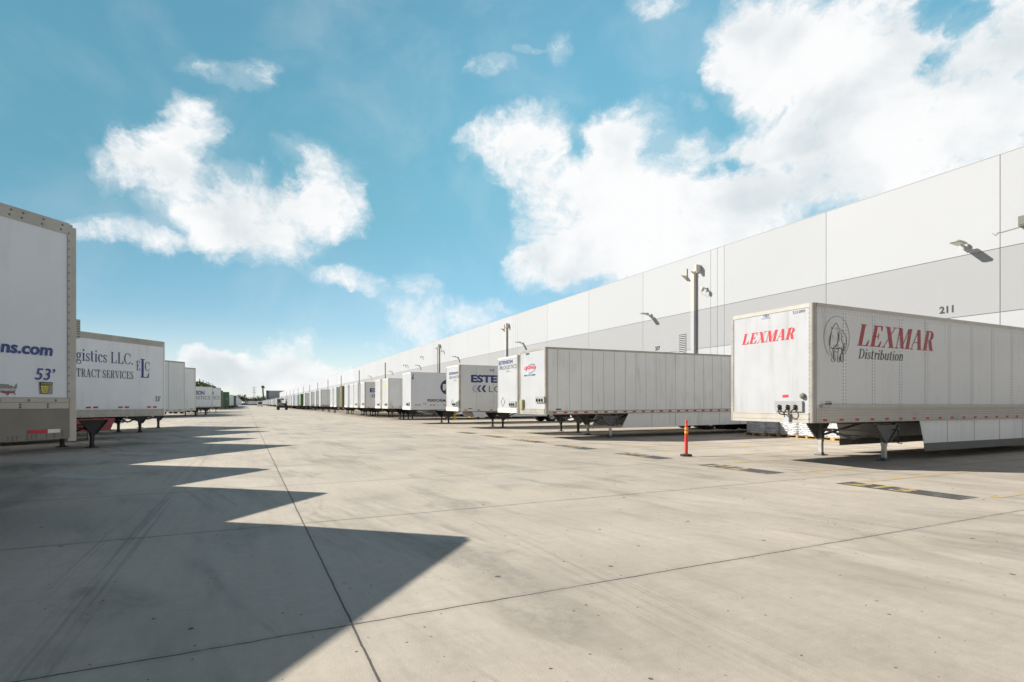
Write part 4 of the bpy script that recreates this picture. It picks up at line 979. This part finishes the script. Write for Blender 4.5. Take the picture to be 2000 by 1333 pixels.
put_px(t, 'L', [[(79.2, 753.4), (95.6, 754.0), (92.4, 768.2), (81.6, 767.8)]], M['yellow'], 'warning_plate', .016)
put(t, 'L', sans('ATTENTION', .03), (79.6, 751.6), (101.6, 752.6), (79.6, 748.0), M['yellow'], lift=.017)
for k, (tx, x0, x1, yb) in enumerate((('YOU SWING', 82, 94.6, 758.6), ('WIDE', 83, 92.6, 762.4), ('TURNS', 83.6, 91.6, 766.2))): put(t, 'L', sans(tx, .0), (x0, yb), (x1, yb + .3), (x0, yb - 2.2), M['ink'], lift=.020)
us = [(-9, 750), (4, 750.4), (17, 751.2), (21, 754.5), (24, 752.5), (26, 757), (30, 755), (33.5, 749.5), (34.6, 749.2), (33.4, 755.4), (33.6, 759), (31, 764), (29.4, 766.6), (31.6, 771.6), (30.6, 772), (27.6, 768.4), (20, 768.6), (15.4, 773.4), (12.6, 769), (6, 768.2), (-2, 766), (-9, 764)]
put_px(t, 'L', [us], M['mapg'], 'map_emblem', .009)
put_px(t, 'L', [[(4, 764.5), (29, 765.4), (27.6, 768.2), (20, 768.4), (15.4, 773.0), (12.6, 768.8), (6, 768.0)]], M['mapr'], 'map_emblem', .012)
put(t, 'L', sans('WABASH', .035, .25), (-6.0, 763.4), (32.4, 764.2), (-6.0, 758.0), M['tapew'], lift=.015)
put_px(t, 'L', [[(52, 848.6), (92.2, 846.4), (92.2, 839.2), (52, 840.8)]], M['red'], 'reflective_tape', .024)
put_px(t, 'L', [[(92.2, 846.4), (116.6, 845.0), (116.6, 838.0), (92.2, 839.2)]], M['tapew'], 'reflective_tape', .024)
mb = MB()
for px_, py_ in ((15, 855), (24, 854.4), (33, 853.8), (15, 860.6), (24, 860), (33, 859.2), (53, 852), (62, 851.4), (71, 850.8), (53, 857.4), (62, 857), (71, 856.2), (91, 849.6), (91, 855), (106, 848.4), (106, 853.6), (121, 847.6), (121, 852.8)):
    u, z = local(t, px_, py_, 'L'); mb.rivet((u, Wd / 2 + .006, z), (0, 1, 0), .012, .006, 0)
mb.build('rail_bolts', M['rivet'], t['o'])

t = spawn('left_reefer', (-3.24, 13.84), left_phi(40), 1, 'white trailer mostly hidden behind the large one at the left edge', LG)
t = spawn('left_reefer', (-4.02, 18.22), left_phi(40), 1, 'white trailer with a meshed grille at its top corner, beside the blue-lettered one', LG)
mb = MB(); mb.box(-.07, .05, .95, 1.285, 3.35, 3.85); o = mb.build('nose_grille', M['alu'], t['o'])
mb = MB()
for k in range(7): mb.box(-.075, -.071, .97, 1.26, 3.38 + k * .066, 3.41 + k * .066); mb.box(-.06, .04, 1.286, 1.29, 3.38 + k * .066, 3.41 + k * .066)
mb.build('grille_slat', M['rivet'], o)
t = spawn('left_alu', (-2.92, 26.3), left_phi(39.6), 1, 'white trailer with navy serif lettering and a three-letter monogram on its side', LG)
put(t, 'L', serif('gistics LLC.', .13, .04, .86, 0, .05), (149.2, 713.0), (259.6, 716.2), (149.2, 683.0), M['navy'])
put(t, 'L', serif('TRACT SERVICES', .13, .045, .86, 0, .05), (149.6, 737.0), (260.6, 740.4), (149.6, 720.4), M['ink'])
put(t, 'L', serif('E', .14, .04), (266.6, 723.6), (274.2, 724.0), (266.6, 705.0), M['navy'])
put(t, 'L', serif('L', .16, .04), (274.6, 738.2), (291.6, 738.4), (274.6, 701.6), M['navy'])
put(t, 'L', serif('C', .14, .04), (283.4, 725.4), (292.6, 725.8), (283.4, 706.8), M['navy'])
put(t, 'L', sans("53'", .01), (304, 783.8), (313.6, 784.6), (304, 773.8), M['ink'])
spawn('left_red', (-4.0, 31.6), left_phi(39.8), 1, 'white trailer with a red side skirt, hidden behind the serif-lettered one', LG)
t = spawn('left_plain', (-3.25, 38.4), left_phi(39.8), 1, 'bare white trailer with a skirt, standing next beyond the serif-lettered one', LG)
spawn('left_plain', (-3.14, 44.7), left_phi(39.8), 1, 'bare white trailer, second beyond the serif-lettered one', LG)
t = spawn('left_low', (-4.0, 84.0), left_phi(39.8), 1, 'white trailer showing the navy letters SON, below the treetops', LG)
put(t, 'L', sans('ESTENSON', .03), (383.5, 771.3), (399.2, 771.0), (383.5, 763.8), M['navy'], stretch=1.0) if False else put(t, 'L', sans('SON', .03), (382.8, 771.8), (399.2, 771.4), (382.8, 763.6), M['navy'])
put(t, 'L', sans('ISTICS', -.006), (384.0, 780.6), (410.6, 780.4), (384.0, 774.0), M['ink'])
t = spawn('left_low', (-3.2, 90.0), left_phi(39.8), 1, 'white trailer with only a last letter N and the letters ICS in view', LG)
put(t, 'L', sans('ICS', -.006), (417.0, 780.6), (428.8, 780.4), (417.0, 774.0), M['ink']); put(t, 'L', sans('N', .03), (415.4, 771.6), (417.6, 771.6), (415.4, 765.0), M['navy'])
spawn('left_far', (-3.5, 99), left_phi(39.8), 1, 'white trailer squeezed between the lettered pair and the dark green container', LG)
spawn('green_box_dark', (-3.7, 113), left_phi(39.8), 1, 'dark green container nearer of the two green ones, mostly hidden', LG)
t = spawn('green_box_dark', (-3.0, 127), left_phi(39.8), 1, 'dark green container with a pale round mark on its side', LG)
put_px(t, 'L', [[(443.2 + 1.4 * math.cos(R(a)), 779.5 + 1.6 * math.sin(R(a))) for a in range(0, 360, 30)]], M['pale'], 'round_mark')
spawn('left_far', (-3.1, 176), left_phi(39.8), 1, 'white trailer directly beyond the dark green container', LG)
spawn('brown_box', (-2.9, 192), left_phi(39.8), 1, 'brownish container far along the left row', LG)
spawn('green_box', (-2.8, 203), left_phi(39.8), 1, 'small pale green container far along the left row', LG)
y = 212
while y < 430:
    spawn('far_white' if rnd.random() < .8 else 'far_grey', (-2.8 + rnd.uniform(-.4, .4), y), left_phi(39.8), 1, 'tiny white trailer at the distant end of the left row', 'white trailers at the far end of the left row')['o'].scale = (1, 1, rnd.choice((.93, .97, 1, 1))); y += 5.9

# ------------------------------------------------------------------ delineator post
g = ground(1340, 891.5)
r = empty('delineator_post', g); r.rotation_euler = (0, R(1.6), R(20)); tag(r, 'orange-red plastic delineator post with two yellow bands on a black base', 'post')
m = MB(); m.lathe([(0, .0), (.17, .0), (.185, .015), (.185, .05), (.17, .065), (.07, .075), (.0, .075)], (0, 0, 0), 'Z', 8); m.build('base', M['base'], r)
m = MB(); m.lathe([(.052, .07), (.053, .75), (.050, .93), (.046, .955), (.032, .97), (.030, 1.00), (.034, 1.05), (.036, 1.09), (.03, 1.105), (0, 1.107)], (0, 0, 0), 'Z', 18); m.build('tube', M['orange'], r, True)
for z0, z1, mm in ((.70, .765, 'band'), (.765, .815, 'bandr'), (.815, .88, 'band')):
    m = MB(); m.lathe([(.0545, z0), (.0545, z1)], (0, 0, 0), 'Z', 18); m.build('reflective_band', M[mm], r, True)

# ------------------------------------------------------------------ shrink-wrapped pallets
def pallet_load(seed, hgt, topped):
    q = random.Random(seed); r = empty('pallet_stack')
    m = MB(); w = .56
    for yy in (-w, -.06, w - .12): m.box(-w, w, yy, yy + .12, .025, .115) if False else m.box(-w, w, yy, yy + .10, .02, .11)
    for k in range(6): m.box(-w + k * .205, -w + k * .205 + .13, -w, w, .112, .132)
    for k in range(3): m.box(-w + k * .5, -w + k * .5 + .12, -w, w, .0, .018)
    m.build('pallet', M['wood'], r)
    m = MB(); n = 36; rows = 24
    for j in range(rows + 1):
        z = .135 + hgt * j / rows; lay = abs(math.sin(j * math.pi / 3.0))
        for a in range(n):
            t_ = 2 * math.pi * a / n; c, s_ = math.cos(t_), math.sin(t_)
            p_ = (abs(c) ** 6 + abs(s_) ** 6) ** (-1 / 6.0) * (.50 + .030 * lay + q.uniform(-.018, .018))
            m.v.append((c * p_, s_ * p_, z + q.uniform(-.012, .012)))
    for j in range(rows):
        for a in range(n):
            b = (a + 1) % n; m.f.append((j * n + a, j * n + b, (j + 1) * n + b, (j + 1) * n + a)); m.m.append(0)
    m.f.append(tuple(rows * n + a for a in range(n))); m.m.append(0)
    m.build('wrapped_load', M['wrap'], r)
    if topped:
        m = MB(); z = .15 + hgt
        for k in range(6): m.box(-w + k * .205, -w + k * .205 + .13, -w, w, z + .08, z + .10)
        for yy in (-w, -.05, w - .10): m.box(-w, w, yy, yy + .10, z, z + .079)
        m.build('top_pallet', M['wood'], r)
    return r
PL = 'wrapped pallets beside the dock under the red-lettered trailer'
for i, (px, py, hh, top, lab) in enumerate(((1472, 851.2, .72, 0, 'wrapped pallet stack next to the trailer wheels, wholly in shade'), (1503, 852.5, .70, 0, 'wrapped pallet stack half in shade beside the wheels'), (1539, 855, .66, 1, 'wrapped pallet stack with an empty wooden pallet on top'),
          (1577, 857.5, .72, 1, 'wrapped sunlit pallet stack just left of the trailer landing leg'), (1624, 861, .70, 1, 'wrapped pallet stack seen between the landing legs'), (1651, 863, .74, 1, 'wrapped pallet stack farthest right between the landing legs'))):
    o = pallet_load(40 + i, hh, top); gp = ground(px, py); o.location = (gp.x + .5, gp.y, 0); o.rotation_euler = (0, 0, R(rnd.uniform(-3, 3))); tag(o, lab, 'pallet', PL)
# low yellow and red guard rails on the dock apron
for px, py, lab in ((880, 819, 'low yellow and red guard rail under the navy-disc trailer'), (926, 816, 'low yellow guard rail behind the trailer with the big navy word'), (716.5, 806, 'small yellow guard rail under the trailer with one navy letter')):
    g = ground(px, py); r = empty('guard_rail', g); tag(r, lab, 'guard rail', 'yellow guard rails on the apron')
    m = MB(); m.tube([(-.05, 1.2, .62), (-.05, -1.2, .62)], .07, 8); m.tube([(-.05, 1.2, .3), (-.05, -1.2, .3)], .06, 8); m.build('rail', M['yel'], r, True)
    for s in (-1, 1):
        m = MB(); m.box(-.12, .12, s * 1.25 - .10, s * 1.25 + .10, .0, .8); m.build('post', M['yel'], r)
    m = MB(); m.box(-.15, -.125, -.5, .5, .2, .72); m.build('sign_panel', M['fred'], r)

# ------------------------------------------------------------------ yard tractor, seen from behind
g = ground(552, 801.2)
r = empty('yard_tractor', g); tag(r, 'small yard tractor seen from behind, narrow pale cab at its left', 'tractor')
m = MB()
for s in (-1, 1): m.box(s * .42 - .06, s * .42 + .06, -.2, 4.6, .62, .88)
m.box(-1.05, 1.05, -.25, -.12, .55, .95); m.box(-.6, .6, 2.2, 2.5, .881, 1.2); m.box(-.9, .9, 3.2, 4.7, .7, 1.35); m.build('frame', M['steel'], r)
m = MB(); m.prism([(-1.25, 2.7, 1.0), (-1.25, 4.5, 1.0), (-1.25, 4.5, 2.2), (-1.25, 4.2, 2.95), (-1.25, 2.75, 2.95)], (1.15, 0, 0)); cb = m.build('cab', M['cab'], r)
m = MB(); m.box(-1.0, -.4, 2.68, 2.698, 1.9, 2.7); m.build('rear_window', M['glass'], cb)
m = MB(); m.box(-1.0, -.4, 2.66, 2.695, 1.1, 1.75); m.build('rear_panel', M['lamp'], cb)
m = MB(); m.box(-.02, 1.2, 3.0, 4.6, 1.0, 1.75); m.build('engine_hood', M['gsteel'], r)
m = MB(); m.box(-.75, .75, .7, 1.7, .95, 1.12); m.prism([(-.5, .7, 1.122), (.5, .7, 1.122), (.4, 1.6, 1.3), (-.4, 1.6, 1.3)], (0, 0, .06)); m.build('fifth_wheel', M['gsteel'], r)
m = MB(); m.tube([(1.05, 2.75, .9), (1.05, 2.75, 2.35)], .14, 10); m.tube([(1.05, 2.75, 2.35), (1.05, 2.75, 2.9)], .06, 8); m.build('exhaust_stack', M['steel'], r)
m = MB(); m.box(-.1, .5, 2.72, 2.9, 2.6, 2.92); m.bar((-.1, 2.8, 2.7), (-.15, 2.8, 2.7), .05); m.build('work_light', M['steel'], r)
for s in (-1, 1):
    m = MB(); m.box(s * .98 - .30, s * .98 + .30, .2, 1.9, 1.05, 1.10); m.build('fender', M['steel'], r)
    for yy, rr_ in ((1.1, .5), (4.0, .5)):
        for q in ((.0, .32) if yy < 2 else (.0,)):
            m = MB(); m.lathe([(.2, -.14), (.4, -.15), (.48, -.13), (.5, -.09), (.5, .09), (.48, .13), (.4, .15), (.2, .14)], (0, 0, 0), 'Y', 18)
            o = m.build('wheel', M['rubber'], r, True); o.rotation_euler = (0, 0, R(90)); o.location = (s * (1.1 - q), yy, .5)
    m = MB(); m.box(s * .95 - .28, s * .95 + .28, -.1, -.08, .25, .9); m.build('mud_flap', M['rubber'], r)

# white delivery truck at the end of the dock row
g = ground(508, 795.4); r = empty('white_truck', g, R(0)); r.scale = (.85, .85, .85); tag(r, 'distant white truck cab standing in front of the far trees', 'truck')
m = MB(); m.prism([(-1.25, 0, .6), (-1.25, 2.2, .6), (-1.25, 2.2, 2.9), (-1.25, .5, 2.9), (-1.25, .0, 1.7)], (2.5, 0, 0)); cb = m.build('cab', M['cabw'], r)
m = MB(); m.prism([(-1.0, -.012, 1.75), (1.0, -.012, 1.75), (1.0, .43, 2.75), (-1.0, .43, 2.75)], (0, -.02, 0)); m.build('windscreen', M['glass'], cb)
m = MB(); m.box(-1.2, 1.2, 2.3, 8.5, .9, 3.4); m.build('cargo_box', M['white2'], r)
for s in (-1, 1):
    for yy in (.9, 7):
        m = MB(); m.lathe([(.0, -.14), (.45, -.14), (.48, -.1), (.48, .1), (.45, .14), (0, .14)], (0, 0, 0), 'Y', 16); o = m.build('wheel', M['rubber'], r, True); o.rotation_euler = (0, 0, R(90)); o.location = (s * 1.05, yy, .48)

# ------------------------------------------------------------------ far end: building, fence, parked boxes, trees, palm, pylon
b = empty('office_building', (30, 640, 0)); tag(b, 'grey flat-roofed block beyond the far end of the warehouse', 'building')
m = MB(); m.box(-8.0, 40, 0, 60, 8.0, 15.6); m.build('upper_wall', M['bldg'], b)
m = MB(); m.box(-8.0, 40, .05, 60, 0, 7.98); m.build('lower_wall', M['bldgm'], b)
m = MB(); m.box(-10.4, -8.02, -.3, 8, 0, 15.75); m.build('stair_tower', M['bldgd'], b)
f = empty('fence', (-10, 612, 0)); tag(f, 'pale lavender fence closing the far end of the yard', 'fence')
m = MB(); m.box(-30, 45, 0, .1, .1, 2.3); m.build('panels', M['fence'], f)
for k in range(16):
    m = MB(); m.box(-30 + k * 5 - .06, -30 + k * 5 + .06, -.1, -.002, 0, 2.5); m.build('post', M['bldgm'], f)
far_boxes = (('far_white', 2.2, 596, 'white box trailer parked crosswise at the far end, left one'), ('far_grey', 9.8, 598, 'grey box trailer parked crosswise at the far end, right one'))
for key, x, y, lab in far_boxes:
    t = spawn(key, (x, y), 0, -1, lab, 'boxes parked across the far end'); t['o'].scale = (.48, 1, 1)
def shrubs():
    q = random.Random(9); m = MB()
    for k in range(5200):
        x = q.uniform(-70, 45); hh = 3.2 + 1.6 * math.sin(x * .31) + 1.1 * math.sin(x * .83 + 1)
        p_ = Vector((x, q.uniform(626, 634), q.uniform(0, 1) ** .8 * hh)); u = Vector((q.gauss(0, 1), q.gauss(0, 1), q.gauss(0, 1))).normalized(); v = u.orthogonal().normalized(); s = q.uniform(.35, .8)
        m.poly([p_ + u * s, p_ + v * s * .6, p_ - u * s, p_ - v * s * .6])
    o = m.build('undergrowth', M['leaf']); o['kind'] = 'stuff'
shrubs()
def crown(seed, rx, rz, n, leaf, cl=26):
    q = random.Random(seed); m = MB(); cs = []
    for k in range(cl):
        a, el_, rr_ = q.uniform(0, 6.28), q.uniform(-.6, 1.4), q.uniform(.35, 1.0)
        cs.append((Vector((math.cos(a) * math.cos(el_) * rx * rr_, math.sin(a) * math.cos(el_) * rx * rr_, math.sin(el_) * rz * rr_)), q.uniform(.18, .36) * rx))
    for k in range(n):
        c, cr_ = q.choice(cs); p_ = c + Vector((q.gauss(0, 1), q.gauss(0, 1), q.gauss(0, .8))) * cr_ * .55
        u = Vector((q.gauss(0, 1), q.gauss(0, 1), q.gauss(0, 1))).normalized(); v = u.orthogonal().normalized(); s = leaf * q.uniform(.6, 1.4)
        m.poly([p_ + u * s, p_ + v * s * .6, p_ - u * s, p_ - v * s * .6])
    return m
def tree(seed, name, h, rx, leafm, n=900, leaf=.42):
    r = empty(name); rz = h * .36
    m = MB(); m.tube([(0, 0, 0), (.1, .05, h * .25), (0, .1, h * .5)], [.28, .22, .12], 8)
    q = random.Random(seed)
    for k in range(5):
        a = q.uniform(0, 6.28); m.tube([(.05, .05, h * (.26 + .05 * k)), (math.cos(a) * rx * .3, math.sin(a) * rx * .3, h * (.45 + .04 * k)), (math.cos(a) * rx * .6, math.sin(a) * rx * .6, h * (.6 + .04 * k))], [.13, .09, .03], 6)
    m.build('trunk', M['bark'], r)
    o = crown(seed, rx, rz, n, leaf).build('crown', leafm, r); o.location = (0, 0, h * .62)
    return r
TP = []
for k, (h, rx, lm) in enumerate(((11, 4.6, M['leafd']), (9, 3.8, M['leaf']), (12, 5.4, M['leafd']))):
    o = tree(60 + k, 'broadleaf_tree', h, rx, lm); TP.append([o, snapshot(o), False])
TB = 'trees beyond the far fence'
def place_tree(k, x, y, sc, lab, grp):
    o, sn, us_ = TP[k]
    if us_: o = copy_thing(o, sn)
    TP[k][2] = True
    o.location = (x, y, 0); o.scale = (sc, sc, sc * rnd.uniform(.92, 1.06)); o.rotation_euler = (0, 0, rnd.uniform(0, 6.28)); tag(o, lab, 'tree', grp)
def atpx(px, dist):
    d_ = ray(px, HZ); return CAM.x + d_.x * dist, CAM.y + d_.y * dist
far_trees = ((0, 463, 600, .95), (2, 467.5, 640, .95), (1, 471.5, 600, 1.1), (2, 476, 620, .92), (0, 480.5, 610, .80), (1, 486, 620, .78), (0, 490, 650, .80), (2, 495.5, 640, .80), (1, 500, 650, .85), (2, 505, 640, .85), (0, 509, 620, .92), (1, 512, 610, .9), (2, 517, 660, .9))
for i, (k, px, dd, sc) in enumerate(far_trees):
    x, y = atpx(px, dd); place_tree(k, x, y, sc, 'small distant tree in the dark line beyond the far fence', TB)
BR = 'trees behind the lettered left-row trailers'
TQ = tree(77, 'hedge_tree', 10.5, 4.2, M['leafb'], 1500, .40); TQS = snapshot(TQ)
for i, (px, dd, sc) in enumerate(((378, 235, 1.0), (386, 236, 1.02), (393, 240, .98), (400, 246, .98), (406, 252, .96), (412, 262, .95), (418, 275, .93))):
    x, y = atpx(px, dd); o = TQ if i == 0 else copy_thing(TQ, TQS)
    o.location = (x, y, 0); o.scale = (sc, sc, sc); o.rotation_euler = (0, 0, rnd.uniform(0, 6.28)); tag(o, 'bright green treetop showing above the lettered white trailers of the left row', 'tree', BR)
x, y = atpx(513.3, 500); r = empty('palm_tree', (x, y, 0)); tag(r, 'tall shaggy palm with a thick skirt of dead fronds', 'palm tree')
q = random.Random(5)
m = MB(); m.tube([(.8, 0, 0), (.5, 0, 8), (0, 0, 16.8)], [.5, .45, .35], 8); m.build('trunk', M['bark'], r)
m = MB()
for k in range(420):
    z = q.uniform(3, 16.5); a = q.uniform(0, 6.28); xx = .8 - .8 * z / 16.5; rr_ = .45 + q.uniform(.1, .75)
    p0 = Vector((xx + math.cos(a) * .4, math.sin(a) * .4, z)); p1 = Vector((xx + math.cos(a) * rr_, math.sin(a) * rr_, z - q.uniform(.6, 1.4))); w_ = Vector((-math.sin(a), math.cos(a), 0)) * .18
    m.poly([p0 - w_, p0 + w_, p1])
m.build('frond_skirt', M['frond'], r)
m = MB()
for k in range(64):
    a = q.uniform(0, 6.28); el_ = q.uniform(-.7, 1.3); L_ = q.uniform(1.3, 2.1); dv = Vector((math.cos(a) * math.cos(el_), math.sin(a) * math.cos(el_), math.sin(el_))); w_ = Vector((-math.sin(a), math.cos(a), 0))
    p0 = Vector((0, 0, 17.0)); p1 = p0 + dv * L_ * .6; p2 = p0 + dv * L_ + Vector((0, 0, -.5))
    m.poly([p0, p1 - w_ * .32, p2, p1 + w_ * .32])
m.build('crown', M['leafp'], r)
x, y = atpx(496.3, 1150); r = empty('power_pylon', (x, y, 0)); tag(r, 'faint lattice power pylon standing far beyond the trees', 'pylon')
m = MB()
for s1 in (-1, 1):
    for s2 in (-1, 1): m.bar((s1 * 2.6, s2 * 2.6, 0), (s1 * .6, s2 * .6, 37), .28)
for k in range(9):
    z0, z1 = k * 4.0, (k + 1) * 4.0; a, c = 2.6 - 2 * z0 / 37, 2.6 - 2 * z1 / 37
    for s in (-1, 1): m.bar((-a, s * a, z0), (c, s * c, z1), .16); m.bar((a, s * a, z0), (-c, s * c, z1), .16)
for z in (25, 30, 35): m.bar((-4.2, 0, z), (4.2, 0, z), .3); m.bar((-4.2, 0, z), (0, 0, z + 1.6), .15); m.bar((4.2, 0, z), (0, 0, z + 1.6), .15)
m.build('lattice', M['lattice'], r)
